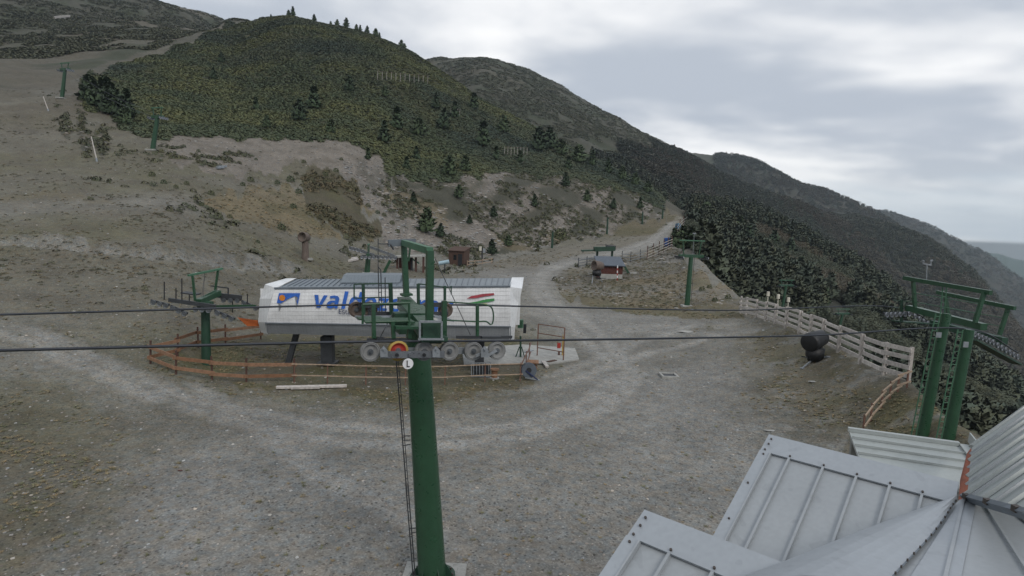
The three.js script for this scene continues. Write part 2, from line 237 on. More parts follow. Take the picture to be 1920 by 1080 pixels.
const AREA = {
  plaza: area([[-80, 588], [60, 606], [200, 655], [330, 715], [520, 752], [760, 772], [930, 752], [1020, 712], [1075, 680], [1040, 640], [985, 600], [950, 545], [880, 520], [900, 506], [985, 505], [1040, 494], [1090, 490], [1092, 497], [1052, 508], [1034, 526], [1048, 550], [1100, 570], [1180, 584], [1300, 592], [1380, 600], [1440, 625], [1400, 680], [1385, 740], [1480, 800], [1600, 860, 16], [1500, 1080, 8], [900, 1300, 6], [200, 1300, 6], [130, 1010], [210, 900], [250, 810], [160, 745], [-80, 690]]),
  road: area([[1040, 492], [1090, 478], [1160, 466], [1215, 449], [1240, 432], [1255, 418], [1280, 411], [1286, 414], [1262, 432], [1245, 455], [1215, 468], [1150, 482], [1090, 490]]),
  bend: area([[975, 590], [985, 540], [990, 515], [1035, 493], [1092, 480], [1096, 494], [1054, 507], [1036, 526], [1052, 556], [1100, 590], [1060, 610]]),
  terrace: area([[905, 500], [960, 484], [1035, 466], [1140, 440], [1205, 420], [1250, 408], [1284, 411], [1262, 455], [1215, 468], [1090, 484], [1000, 500], [985, 530], [940, 515]]),
  bank: area([[330, 252], [430, 258], [520, 264], [650, 266], [700, 290], [722, 330], [728, 358], [700, 386], [650, 330], [560, 300], [520, 322], [430, 330], [360, 318], [320, 285], [300, 270]]),
  scree: area([[640, 300], [700, 300], [724, 345], [728, 362], [705, 385], [740, 385], [760, 430], [785, 468], [740, 475], [700, 420], [690, 390], [650, 350]]),
  straw: area([[470, 352], [540, 346], [575, 375], [600, 415], [640, 445], [600, 452], [540, 440], [440, 408], [380, 380], [400, 372]]),
  straw2: area([[655, 362], [735, 362], [740, 376], [705, 388], [670, 392]]),
  brush: area([[560, 330], [600, 312], [650, 335], [672, 362], [665, 392], [705, 420], [712, 440], [650, 445], [610, 420], [578, 385]]),
  rocks: area([[735, 335], [800, 330], [900, 322], [1030, 322], [1150, 345], [1230, 378], [1250, 400], [1205, 418], [1140, 438], [1035, 463], [930, 482], [840, 478], [790, 470], [768, 435], [742, 390]]),
  green: area([[150, 188], [170, 150], [235, 130, 250], [330, 100, 300], [420, 55, 380], [440, 46, 430], [540, 40, 450], [700, 91, 430], [770, 115, 420], [900, 200, 385], [1100, 291, 345], [1260, 384, 310], [1255, 400], [1215, 376], [1130, 350], [1020, 328], [900, 326], [790, 340], [735, 330], [712, 298], [660, 266], [520, 263], [340, 251], [300, 262], [262, 246], [215, 216]]),
  gorse: area([[180, 262], [205, 230], [232, 250], [200, 300], [160, 300], [140, 270]]),
  heath: area([[120, 205], [170, 225], [215, 262], [190, 300], [150, 292], [110, 250]]),
  leftGrass: area([[-80, 735], [120, 745], [200, 800], [190, 860], [150, 960], [60, 1010], [-80, 1030]]),
  pit: area([[290, 672], [380, 640], [490, 628], [700, 610], [980, 625], [975, 690], [760, 700], [560, 705], [400, 705], [320, 695]]),
  apron: area([[440, 722], [560, 722], [800, 728], [980, 718], [1000, 735], [900, 752], [760, 765], [600, 752], [480, 742]]),
  fenceGrass: area([[1385, 600], [1480, 618], [1600, 668], [1700, 718], [1640, 800], [1600, 815], [1500, 780], [1420, 720], [1420, 660]]),
  towerGrass: area([[1640, 800], [1705, 718], [1780, 790, 26], [1860, 835, 23], [1900, 880, 19], [1700, 870, 18], [1600, 830, 18]]),
  mound: area([[1036, 524], [1060, 508], [1120, 500], [1215, 475], [1262, 462], [1300, 478], [1335, 520], [1390, 566], [1380, 596], [1300, 586], [1180, 578], [1100, 564], [1050, 546]]),
  verge: area([[1060, 550], [1180, 574], [1300, 583], [1390, 590], [1400, 602], [1300, 596], [1180, 588], [1095, 572]]),
};
const trackLine = pts => pts.map(([a, b]) => { const p = G(a, b); return [p.x, p.z]; });
const TRACKS = [
  trackLine([[-60, 582], [60, 622], [180, 672], [330, 738], [480, 775], [640, 800], [800, 812], [960, 800], [1090, 760], [1170, 700]]),
  trackLine([[-60, 600], [60, 640], [180, 695], [330, 760], [480, 800], [640, 830], [800, 838], [980, 820], [1130, 770], [1200, 700]]),
  trackLine([[300, 640], [420, 760], [620, 900], [820, 1000]]), trackLine([[880, 720], [1050, 700], [1200, 640], [1300, 610]]), trackLine([[850, 745], [1040, 722], [1220, 660], [1340, 630]]),
  trackLine([[1180, 690], [1140, 640], [1080, 590], [1030, 560], [1012, 530], [1030, 508], [1090, 490], [1160, 476], [1220, 458], [1250, 430], [1275, 414]]),
  trackLine([[1150, 690], [1100, 640], [1048, 590], [1005, 555], [1000, 528], [1020, 505], [1090, 486], [1160, 471], [1215, 453], [1245, 426], [1270, 412]]),
];
const DITCH = trackLine([[-60, 452], [60, 460], [180, 472], [300, 484], [400, 494], [470, 500], [540, 506]]);
ditch = DITCH;
const CUT = trackLine([[-60, 372], [60, 366], [130, 372], [200, 378]]);
function lineDist(L, x, z) { let b = 1e9; for (let i = 0; i < L.length - 1; i++) { const [ax, az] = L[i], dx = L[i + 1][0] - ax, dz = L[i + 1][1] - az, t = clamp(((x - ax) * dx + (z - az) * dz) / (dx * dx + dz * dz)); b = Math.min(b, Math.hypot(x - ax - t * dx, z - az - t * dz)); } return b; }
const RIM = LINES[3].map(([px, py, d]) => { const r = ray(px, py); return [Math.atan2(r.x, -r.z), d]; });
const CREST = LINES[5].map(([px, py, d]) => { const r = ray(px, py); return [Math.atan2(r.x, -r.z), d]; });
const along = (L, a) => { let j = 0; while (j < L.length - 2 && L[j + 1][0] < a) j++; return mix(L[j][1], L[j + 1][1], clamp((a - L[j][0]) / (L[j + 1][0] - L[j][0]))); };
const azOf = px => { const r = ray(px, 420); return Math.atan2(r.x, -r.z); };
const AZ1300 = azOf(1292), AZ1050 = azOf(1010), AZ1330 = azOf(1330);
const AZ430 = azOf(430);
const SKYLINE = LINES[8].map(([px, py, d]) => { const r = ray(px, py); return [Math.atan2(r.x, -r.z), EYE + d * r.y / Math.hypot(r.x, r.z)]; });
const C = { gravel: [0.345, 0.342, 0.318], dust: [0.47, 0.465, 0.435], piste: [0.218, 0.206, 0.160], pisteOlive: [0.178, 0.170, 0.098], olive: [0.125, 0.122, 0.05], bank: [0.30, 0.268, 0.23], scree: [0.30, 0.272, 0.24], straw: [0.265, 0.212, 0.118], brush: [0.115, 0.098, 0.052], soil: [0.178, 0.157, 0.120], shrub: [0.066, 0.078, 0.042], rockDark: [0.09, 0.09, 0.062], wood: [0.066, 0.072, 0.052], brown: [0.105, 0.088, 0.062], grass: [0.145, 0.135, 0.055], dryGrass: [0.205, 0.172, 0.10] };
const set = (o, c, t) => { o[0] = mix(o[0], c[0], t); o[1] = mix(o[1], c[1], t); o[2] = mix(o[2], c[2], t); };
// returns the kind of ground; fills o with its own colour
function ground(x, z, o) {
  const d = Math.hypot(x, z), a = Math.atan2(x, -z), s = Math.max(4, d * 0.09);
  const jx = (fbm(x / s + 5, z / s, 3) - 0.5) * s * 0.35, jz = (fbm(x / s + 50, z / s + 9, 3) - 0.5) * s * 0.35, e = Math.max(0.35, d * 0.012), X = x + jx + (fbm(x / e + 70, z / e, 2) - 0.5) * e * (d > 60 ? 4.5 : 2.4), Z = z + jz + (fbm(x / e, z / e + 70, 2) - 0.5) * e * (d > 60 ? 4.5 : 2.4);
  const n1 = fbm(x / 3.2, z / 3.2, 4), n2 = fbm(x / 14 + 3, z / 14, 4), n3 = fbm(x / 60 + 9, z / 60, 4), n4 = fbm(x / 0.9 + 2, z / 0.9, 3);
  const Xs = X + (fbm(x / 2.4 + 33, z / 2.4, 3) - 0.5) * 8, Zs = Z + (fbm(x / 2.4, z / 2.4 + 41, 3) - 0.5) * 8;
  const rim = along(RIM, a), crest = along(CREST, a); let kind;
  o[0] = C.piste[0]; o[1] = C.piste[1]; o[2] = C.piste[2];
  if (d > 430 || (d > crest * 1.12 && a < AZ1300) || (d > 300 && a > AZ1300)) {
    if (a > AZ1330 || (a > AZ1050 && d < 1000 && H(x, z) < along(SKYLINE, a) * (sm(AZ1050, AZ1330, a) * 1.05 + (n3 - 0.5) * 0.5))) { kind = 'wood'; set(o, C.wood, 1); set(o, C.brown, sm(0.5, 0.72, n2) * 0.5 + (d > 600 && d < 1000 ? 0.25 : 0)); }
    else { kind = 'ridge'; set(o, C.shrub, 1); set(o, C.rockDark, sm(0.4, 0.6, n2)); set(o, C.soil, sm(0.56, 0.68, n3) * (a < AZ430 ? 0.7 : 0.15)); if (d > 560 && a > azOf(760)) set(o, C.soil, sm(0.5, 0.62, fbm(x / 40 + 21, z / 24, 4)) * 0.35); }
  } else if (inside(AREA.green, X, Z)) { kind = 'shrub'; set(o, C.shrub, 1); set(o, C.olive, sm(0.35, 0.7, n2) * 0.75); set(o, C.rockDark, sm(0.62, 0.72, n3)); }
  else if (a > AZ1300 && d > rim * 1.04) { kind = 'slope'; set(o, C.wood, 1); set(o, C.soil, sm(0.40, 0.6, n2) * sm(210, 110, d)); set(o, C.dryGrass, sm(0.42, 0.6, n1) * sm(210, 110, d) * 0.8); set(o, C.soil, sm(0.55, 0.65, n3) * 0.5); }
  else {
    kind = 'piste'; set(o, C.pisteOlive, sm(0.35, 0.65, n2) * 0.75); set(o, C.soil, sm(0.5, 0.7, n1) * 0.5); set(o, C.gravel, sm(0.5, 0.64, n3) * 0.6);
    if (d > 120) { set(o, C.soil, sm(0.3, 0.6, n2) * 0.8 * sm(120, 170, d)); set(o, C.rockDark, sm(150, 260, d) * (0.35 + 0.5 * sm(0.4, 0.6, n3))); }
    if (d > 40 && d < 160) { const t = lineDist(DITCH, X, Z); set(o, C.gravel, sm(2.6, 0.8, t) * 0.8); const t2 = lineDist(CUT, X, Z); set(o, C.dryGrass, sm(2.5, 0.5, t2) * 0.5); }
    if (inside(AREA.heath, X, Z)) { kind = 'heath'; set(o, C.soil, 0.6); set(o, C.rockDark, sm(0.4, 0.6, n1)); }
    if (inside(AREA.bank, X, Z)) { kind = 'bank'; set(o, C.bank, 0.92); set(o, C.soil, sm(0.56, 0.75, n1) * 0.6); }
    if (inside(AREA.straw, X, Z) || inside(AREA.straw2, X, Z)) { kind = 'straw'; set(o, C.straw, 0.5 + 0.5 * n2); set(o, C.olive, sm(0.55, 0.7, n1) * 0.5); }
    if (inside(AREA.scree, X, Z)) { kind = 'scree'; set(o, C.scree, 0.95); set(o, C.rockDark, sm(0.5, 0.7, n1) * 0.6); }
    if (inside(AREA.brush, X, Z)) { kind = 'brush'; set(o, C.brush, 0.92); set(o, C.olive, sm(0.5, 0.7, n1) * 0.6); }
    if (inside(AREA.rocks, X, Z)) { kind = 'rocks'; const q = fbm((x + z * 0.4) / 5, (z - x * 0.4) / 16, 4); set(o, C.soil, 0.85); set(o, C.scree, sm(0.45, 0.6, q) * 0.9); set(o, C.rockDark, sm(0.5, 0.36, q)); set(o, C.straw, sm(0.60, 0.7, n2) * 0.6); }
    if (inside(AREA.terrace, X, Z)) { kind = 'terrace'; set(o, C.dryGrass, 0.85); set(o, C.grass, sm(0.4, 0.65, n2) * 0.6); set(o, C.gravel, sm(0.55, 0.7, n3) * 0.4); }
    if (inside(AREA.mound, X, Z)) { kind = 'mound'; set(o, C.soil, 0.75); set(o, C.gravel, sm(0.4, 0.65, n2) * 0.6); set(o, C.straw, sm(0.42, 0.62, fbm(x / 5 + 31, z / 9, 4)) * 0.75); set(o, C.grass, sm(0.52, 0.66, n1) * 0.5); }
    if (inside(AREA.pit, X, Z)) { kind = 'pit'; set(o, C.grass, 0.85); set(o, C.soil, sm(0.42, 0.62, n1) * 0.8); }
    const rx = x + jx * 0.12, rz = z + jz * 0.12, rd = d > 50 && d < 230 ? Math.max(soft(AREA.road, rx, rz, 0.8), soft(AREA.bend, rx, rz, 0.9)) : 0, gv = Math.max(d < 110 ? soft(AREA.plaza, X, Z, 0.5 + d * 0.025) : 0, rd);
    if (gv > 0) { if (gv > 0.5) kind = 'gravel'; const c = [0, 0, 0]; set(c, C.gravel, 1); set(c, C.piste, sm(0.45, 0.7, n2) * 0.4); set(c, C.soil, sm(0.58, 0.74, n3) * 0.3); set(o, c, gv);
      let q = 9; for (const t of TRACKS) q = Math.min(q, lineDist(t, x + jx * 0.12, z + jz * 0.12)); set(o, C.dust, gv * sm(0.8, 0.15, q) * (0.4 + 0.75 * n1)); }
    if (rd > 0) set(o, C.dust, 0.5 * rd);
    if (inside(AREA.apron, Xs, Zs)) { kind = 'apron'; set(o, C.dryGrass, 0.7); set(o, C.soil, sm(0.5, 0.66, n2) * 0.6); set(o, C.grass, sm(0.48, 0.62, n1) * 0.7); }
    const lg = d < 60 ? soft(AREA.leftGrass, Xs, Zs, 1.1) : 0; if (lg > 0) { if (lg > 0.6) kind = 'tuft'; set(o, C.soil, lg * (0.25 + sm(0.45, 0.62, n2) * 0.45)); set(o, C.grass, lg * sm(0.46, 0.6, n1) * 0.65); }
    const fg = d < 70 ? Math.max(soft(AREA.fenceGrass, Xs, Zs, 1.3), inside(AREA.towerGrass, X, Z) ? 1 : 0) : 0; if (fg > 0) { if (fg > 0.5) kind = 'tuft'; set(o, C.dryGrass, 0.5 * fg); set(o, C.grass, fg * sm(0.48, 0.6, n1) * 0.7); set(o, C.soil, fg * sm(0.48, 0.62, n2) * 0.5); set(o, C.gravel, sm(0.55, 0.68, n4) * 0.6); }
    if (inside(AREA.verge, X, Z)) { kind = 'verge'; set(o, C.grass, 0.7); set(o, C.dryGrass, sm(0.45, 0.65, n1) * 0.7); }
  }
  const v = (0.86 + 0.28 * n4) * (0.84 + 0.3 * (fbm(x / 2.1 + 60, z / 2.1, 2) - 0.5)); o[0] *= v; o[1] *= v; o[2] *= v; o.d = d;
  return kind;
}
// the ground: one sheet, finer where it is near
{
  const az = []; for (let i = 0; i < 24; i++) az.push(-175 + 129 * i / 24); for (let i = 0; i <= 1000; i++) az.push(-46 + 92 * i / 1000); for (let i = 1; i <= 24; i++) az.push(46 + 129 * i / 24);
  const nd = 680, na = az.length, pos = new Float32Array(na * nd * 3), col = new Float32Array(na * nd * 3), uv = new Float32Array(na * nd * 2), idx = new Uint32Array((na - 1) * (nd - 1) * 6), o = [0, 0, 0];
  for (let i = 0; i < na; i++) { const a = az[i] / R2D, sx = Math.sin(a), sz = -Math.cos(a); for (let j = 0; j < nd; j++) { const d = j ? D0 * Math.exp(LD * j / (nd - 1)) : 0.4, x = sx * d, z = sz * d, k = i * nd + j; pos[3 * k] = x; pos[3 * k + 1] = H(x, z); pos[3 * k + 2] = z; ground(x, z, o); col.set(o, 3 * k); uv[2 * k] = x; uv[2 * k + 1] = z; } }
  let q = 0; for (let i = 0; i < na - 1; i++) for (let j = 0; j < nd - 1; j++) { const k = i * nd + j; idx[q++] = k; idx[q++] = k + nd; idx[q++] = k + 1; idx[q++] = k + 1; idx[q++] = k + nd; idx[q++] = k + nd + 1; }
  const g = new THREE.BufferGeometry(); g.setAttribute('position', new THREE.BufferAttribute(pos, 3)); g.setAttribute('color', new THREE.BufferAttribute(col, 3)); g.setAttribute('uv', new THREE.BufferAttribute(uv, 2)); g.setIndex(new THREE.BufferAttribute(idx, 1)); g.computeVertexNormals();
  if (g.attributes.normal.getY(na * nd >> 1) < 0) { for (let i = 0; i < idx.length; i += 3) { const t = idx[i]; idx[i] = idx[i + 1]; idx[i + 1] = t; } g.computeVertexNormals(); }
  const m = new THREE.Mesh(g, new THREE.MeshStandardMaterial({ vertexColors: true, map: groundMap, bumpMap: groundBump, bumpScale: 0.05, roughness: 0.95 }));
  m.name = 'terrain'; m.receiveShadow = m.castShadow = true; m.userData = { kind: 'structure', label: 'gravel plaza and mountain slopes of scree, grass and shrub', category: 'terrain' }; scene.add(m);
}
// far blue range and the plain beyond
function farRange(name, label, pts, dist, depth, base, hex) {
  const n = 160, rows = 14, pos = [], idx = [];
  for (let i = 0; i < n; i++) { const t = i / (n - 1) * (pts.length - 1), k = Math.min(Math.floor(t), pts.length - 2), f = t - k, px = mix(pts[k][0], pts[k + 1][0], f), py = mix(pts[k][1], pts[k + 1][1], f), top = PD(px, py, dist), dir = V(top.x, 0, top.z).normalize();
    for (let j = 0; j < rows; j++) { const s = j / (rows - 1) * 2 - 1, e = 1 - Math.abs(s), hh = mix(base, top.y, Math.pow(e, 1.1)) + (e < 0.99 ? (fbm(px / 26 + j, j * 0.9 + dist, 4) - 0.5) * (top.y - base) * 0.22 * sm(0, 0.3, e) * sm(1, 0.75, e) : (fbm(px / 9, dist, 3) - 0.5) * dist * 0.003); pos.push(top.x + dir.x * s * depth, hh, top.z + dir.z * s * depth); } }
  for (let i = 0; i < n - 1; i++) for (let j = 0; j < rows - 1; j++) { const k = i * rows + j; idx.push(k, k + rows, k + 1, k + 1, k + rows, k + rows + 1); }
  const g = new THREE.BufferGeometry(); g.setAttribute('position', new THREE.Float32BufferAttribute(pos, 3)); g.setIndex(idx); g.computeVertexNormals();
  const m = new THREE.Mesh(g, new THREE.MeshStandardMaterial({ color: hex, roughness: 1, side: THREE.DoubleSide })); m.name = name; m.userData = { kind: 'structure', label, category: 'hills' }; scene.add(m);
}
farRange('far_hills', 'distant blue wooded ridge at the edge of the plain', [[1640, 470], [1760, 456], [1815, 452], [1852, 454], [1885, 461], [1920, 472], [1990, 490], [2300, 520]], 4600, 1300, -700, 0x3a4a3c);
// ---------------------------------------------------------------- plants and stones
function leafCloud(n, seed, shape, size, up = 0.25) {                 // many small leaf faces spread through a crown's volume
  const r = rng(seed), pos = [], nor = [];
  for (let i = 0; i < n; i++) {
    const c = shape(r), s = size * (0.6 + 0.8 * r()), nn = c.clone().setY(c.y * 0.8 + up).normalize(), f = nn.clone().add(V(r() - 0.5, r() - 0.3, r() - 0.5).multiplyScalar(1.5)).normalize(), a = V(r() - 0.5, r() - 0.5, r() - 0.5).cross(f).normalize(), b = f.clone().cross(a);
    const q = [c.clone().addScaledVector(a, s), c.clone().addScaledVector(b, s * 0.6), c.clone().addScaledVector(a, -s * 0.8), c.clone().addScaledVector(b, -s * 0.6)];
    for (const k of [0, 1, 2, 0, 2, 3]) { pos.push(q[k].x, q[k].y, q[k].z); nor.push(nn.x, nn.y, nn.z); }
  }
  const g = new THREE.BufferGeometry(); g.setAttribute('position', new THREE.Float32BufferAttribute(pos, 3)); g.setAttribute('normal', new THREE.Float32BufferAttribute(nor, 3)); return g;
}
const onDome = r => { const a = r() * 6.283, e = Math.acos(r()), k = 0.75 + 0.3 * r(); return V(Math.cos(a) * Math.sin(e) * 0.5 * k, Math.cos(e) * 0.45 * k, Math.sin(a) * Math.sin(e) * 0.5 * k); };
const lumpy = r => { const a = r() * 6.283, h = Math.pow(r(), 0.8), k = (0.22 + 0.3 * Math.sin(Math.PI * Math.min(1, h * 0.75 + 0.2))) * (0.8 + 0.25 * Math.sin(a * 3 + h * 6)) * (0.7 + 0.35 * r()); return V(Math.cos(a) * k, 0.08 + h * 0.95, Math.sin(a) * k); };
const leafMat = (c = 0xffffff) => new THREE.MeshStandardMaterial({ color: c, roughness: 1, side: THREE.DoubleSide });
const shrubGeo = leafCloud(46, 11, onDome, 0.13), crownGeo = leafCloud(170, 12, lumpy, 0.085);
const tuftGeo = (() => { const r = rng(5), p = [], n = []; for (let i = 0; i < 14; i++) { const a = r() * 6.283, x = (r() - 0.5) * 0.5, z = (r() - 0.5) * 0.5, l = 0.5 + 0.5 * r(), o = 0.35 * r(); p.push(x - 0.08 * Math.sin(a), 0, z + 0.08 * Math.cos(a), x + Math.cos(a) * (o + 0.5), l * 0.8, z + Math.sin(a) * (o + 0.5), x + 0.08 * Math.sin(a), 0, z - 0.08 * Math.cos(a)); for (let k = 0; k < 3; k++) n.push(0, 1, 0); } const g = new THREE.BufferGeometry(); g.setAttribute('position', new THREE.Float32BufferAttribute(p, 3)); g.setAttribute('normal', new THREE.Float32BufferAttribute(n, 3)); return g; })();
function stoneGeo(seed, flat) { const r = rng(seed), g = new THREE.IcosahedronGeometry(0.5, 1), p = g.attributes.position, k = {}; for (let i = 0; i < p.count; i++) { const id = [p.getX(i), p.getY(i), p.getZ(i)].map(t => t.toFixed(3)).join(); k[id] ??= 0.7 + 0.5 * r(); p.setXYZ(i, p.getX(i) * k[id], p.getY(i) * k[id] * flat, p.getZ(i) * k[id] * 0.8); } g.computeVertexNormals(); return g; }
const stoneMat = new THREE.MeshStandardMaterial({ color: 0xffffff, roughness: 0.95 });
function pineGeo(seed, wide) {
  const r = rng(seed), pos = [], nor = [], put = (p, n) => { pos.push(p.x, p.y, p.z); nor.push(n.x, n.y, n.z); }, W = 13;
  for (let w = 0; w < W; w++) { const t = w / W, y = 0.1 + t * 0.86, L = wide * (Math.pow(1 - t, 0.75) + 0.08) * (0.8 + 0.3 * r()), nb = 8 - Math.floor(t * 3);
    for (let b = 0; b < nb; b++) { const a = b / nb * 6.283 + w * 1.1 + r() * 0.6, l = L * (0.65 + 0.5 * r()), dir = V(Math.cos(a), 0, Math.sin(a));
      for (let q = 0; q < 5; q++) { const f = 0.25 + 0.75 * (q + r()) / 5, c = dir.clone().multiplyScalar(l * f).setY(y + (0.03 + 0.05 * r()) * f * (1 - t) + (r() - 0.5) * 0.03), s = 0.055 * (0.8 + 0.8 * r()), n = c.clone().setY((c.y - 0.45) * 0.8 + 0.25).normalize(), u = V(r() - 0.5, r() * 0.6, r() - 0.5).normalize().multiplyScalar(s), v = n.clone().add(V(r() - 0.5, r() - 0.2, r() - 0.5)).cross(u).normalize().multiplyScalar(s * 0.8); if (u.clone().cross(v).dot(n) < 0) v.negate();
        for (const e of [[1, 0], [0, 1], [-1, 0], [1, 0], [-1, 0], [0, -1]]) put(c.clone().addScaledVector(u, e[0]).addScaledVector(v, e[1]).addScaledVector(dir, e[0] * s * 0.6), n); } } }
  const g = new THREE.BufferGeometry(); g.setAttribute('position', new THREE.Float32BufferAttribute(pos, 3)); g.setAttribute('normal', new THREE.Float32BufferAttribute(nor, 3)); return g;
}
// stuff: plants and stones nobody could count, scattered where the ground is of their kind
function scatter(name, label, category, geo, material, { n, seed, az, d, pick, tint, sink = 0 }) {
  const r = rng(seed), list = [], o = [0, 0, 0], a0 = azOf(az[0]), a1 = azOf(az[1]), l = Math.log(d[1] / d[0]);
  for (let k = 0; k < n; k++) {
    const a = mix(a0, a1, r()), dd = d[0] * Math.exp(l * r()), x = Math.sin(a) * dd, z = -Math.cos(a) * dd, kind = ground(x, z, o), s = pick(kind, dd, r, x, z, a);
    if (s) list.push([x, z, s, r(), tint(r, kind, o, x, z)]); else r();
  }
  const m = new THREE.InstancedMesh(geo, material, list.length), D = new THREE.Object3D(), c = new THREE.Color();
  list.forEach(([x, z, s, t, col], i) => { const S = Array.isArray(s) ? s : [s, s, s]; D.position.set(x, H(x, z) - sink * S[1], z); D.rotation.set(0, t * 6.283, 0); D.scale.set(...S); D.updateMatrix(); m.setMatrixAt(i, D.matrix); m.setColorAt(i, c.setRGB(...col)); });
  m.name = name; m.castShadow = m.receiveShadow = true; m.userData = { kind: 'stuff', label, category }; scene.add(m); return m;
}
const vary = (c, r, k = 0.35) => { const v = 1 - k / 2 + k * r(), w = 1 + (r() - 0.5) * 0.18; return [c[0] * v * w, c[1] * v, c[2] * v / w]; };
scatter('heath_shrubs', 'low green broom and heather covering the hill above the bank', 'shrubs', shrubGeo, leafMat(), { n: 115000, seed: 1, az: [120, 1320], d: [105, 440], pick: (k, d, r) => k === 'shrub' && r() < 0.35 + d / 500 ? [0.9 + 1.1 * r() + d / 420, 0.7 + 0.8 * r(), 0.9 + 1.1 * r() + d / 420] : 0, tint: (r, k, o, x, z) => { const q = sm(0.35, 0.65, fbm(x / 16 + 8, z / 16, 3)), w = sm(0.62, 0.4, fbm(x / 48 + 3, z / 48, 3)); return vary([mix(0.070, 0.112, q) * mix(0.72, 1.05, w), mix(0.090, 0.124, q) * mix(0.78, 1.05, w), mix(0.050, 0.056, q)], r, 0.26); }, sink: 0.1 });
scatter('ridge_shrubs', 'dark low shrubs dotted over the higher stony ridge', 'shrubs', shrubGeo, leafMat(), { n: 80000, seed: 2, az: [-60, 1330], d: [300, 1000], pick: (k, d, r, x, z) => k === 'ridge' && fbm(x / 18, z / 18, 3) > 0.38 ? [2 + 2.6 * r(), 1.2 + r(), 2 + 2.6 * r()] : 0, tint: r => vary([0.078, 0.084, 0.052], r, 0.35), sink: 0.1 });
const fineCrown = leafCloud(760, 41, lumpy, 0.034);
scatter('near_wood', 'dark oak wood on the bank falling to the valley', 'wood', fineCrown, leafMat(), { n: 42000, seed: 23, az: [1230, 2050], d: [75, 430], pick: (k, d, r, x, z) => { if (k !== 'wood' && k !== 'slope') return 0; if (k === 'slope' && fbm(x / 14 + 3, z / 14, 4) > 0.46 && d < 240) return 0; if (d < 150 && r() > 0.25) return 0; const s = 3.2 + 3.6 * r() * r(); return [s * (0.95 + 0.5 * r()), s * 0.9, s * (0.95 + 0.5 * r())]; }, tint: (r, k, o, x, z) => vary(fbm(x / 30 + 5, z / 30, 3) > 0.56 ? [0.11, 0.097, 0.066] : [0.078, 0.09, 0.058], r, 0.3), sink: 0.12 });
scatter('far_wood', 'dark oak and pine wood clothing the farther ridges', 'wood', crownGeo, leafMat(), { n: 60000, seed: 3, az: [1000, 2050], d: [430, 2400], pick: (k, d, r, x, z) => { if (k !== 'wood' && k !== 'slope') return 0; if (k === 'slope' && fbm(x / 14 + 3, z / 14, 4) > 0.48 && d < 200) return 0; const s = d < 300 ? 3.4 + 3.2 * r() : (d > 560 ? 3 + 2.6 * r() + d / 700 : 4 + 4 * r()); if (d < 150 && r() > 0.22) return 0; return [s * (0.95 + 0.4 * r()), s * 0.85, s * (0.95 + 0.4 * r())]; }, tint: (r, k, o, x, z) => vary(fbm(x / 45 + 5, z / 45, 3) > 0.54 ? [0.095, 0.087, 0.064] : [0.072, 0.081, 0.058], r, 0.4), sink: 0.12 });
const conifer = (() => { const a = pineGeo(9, 0.3); return a; })();
scatter('far_pines', 'pointed dark pines scattered through the valley wood', 'wood', conifer, leafMat(), { n: 26000, seed: 13, az: [1000, 2050], d: [95, 1500], pick: (k, d, r, x, z) => { if (k !== 'wood' && k !== 'slope') return 0; if (fbm(x / 60 + 15, z / 60, 3) < 0.47 || (d < 150 && r() > 0.3)) return 0; const s = d > 500 ? 4 + 3 * r() : 5.5 + 4.5 * r(); return [s, s * (0.9 + 0.3 * r()), s]; }, tint: r => vary([0.078, 0.095, 0.066], r, 0.3), sink: 0.06 });
scatter('scree_bushes', 'small dark bushes scattered between the scree stones', 'bushes', shrubGeo, leafMat(), { n: 26000, seed: 4, az: [100, 1260], d: [60, 260], pick: (k, d, r, x, z) => { const q = fbm(x / 9 + 40, z / 9, 3); const ok = k === 'rocks' ? q > 0.47 : k === 'heath' ? q > 0.45 : k === 'brush' ? q > 0.4 : k === 'bank' ? q > 0.62 : k === 'scree' ? q > 0.62 : k === 'piste' ? q > 0.6 && r() < 0.12 : 0; return ok ? [0.7 + 0.8 * r(), 0.9 + 0.9 * r(), 0.7 + 0.8 * r()] : 0; }, tint: (r, k) => vary(k === 'brush' ? r() < 0.5 ? [0.125, 0.105, 0.062] : [0.085, 0.082, 0.045] : [0.08, 0.085, 0.05], r, 0.5), sink: 0.08 });
scatter('scree_stones', 'grey broken rock of the scree below the hill', 'stones', stoneGeo(3, 0.55), stoneMat, { n: 46000, seed: 5, az: [60, 1400], d: [55, 270], pick: (k, d, r, x, z) => { const q = fbm((x + z * 0.4) / 5, (z - x * 0.4) / 16, 4), s = (0.2 + 0.8 * Math.pow(r(), 3)) * (d > 100 ? 1.0 : 0.55) * (k === 'bank' ? 0.6 : 1); return (k === 'rocks' && q > 0.42) || k === 'scree' || (k === 'bank' && r() < 0.3) || (k === 'mound' && r() < 0.06) || (k === 'heath' && r() < 0.3) ? [s * 1.3, s * 0.8, s] : 0; }, tint: r => vary([0.24, 0.23, 0.215], r, 0.6) });
scatter('piste_stones', 'loose pale stones strewn over the ski slope and the plaza', 'stones', stoneGeo(7, 0.5), stoneMat, { n: 80000, seed: 6, az: [-120, 1700], d: [7, 190], pick: (k, d, r) => { const p = { gravel: 0.55, piste: 0.5, apron: 0.4, tuft: 0.45, mound: 0.5, pit: 0.2 }[k]; return p && r() < p ? (0.025 + 0.10 * Math.pow(r(), 5)) * (0.75 + d / 55) : 0; }, tint: r => vary(r() < 0.1 ? [0.34, 0.33, 0.31] : [0.2, 0.19, 0.18], r, 0.8) });
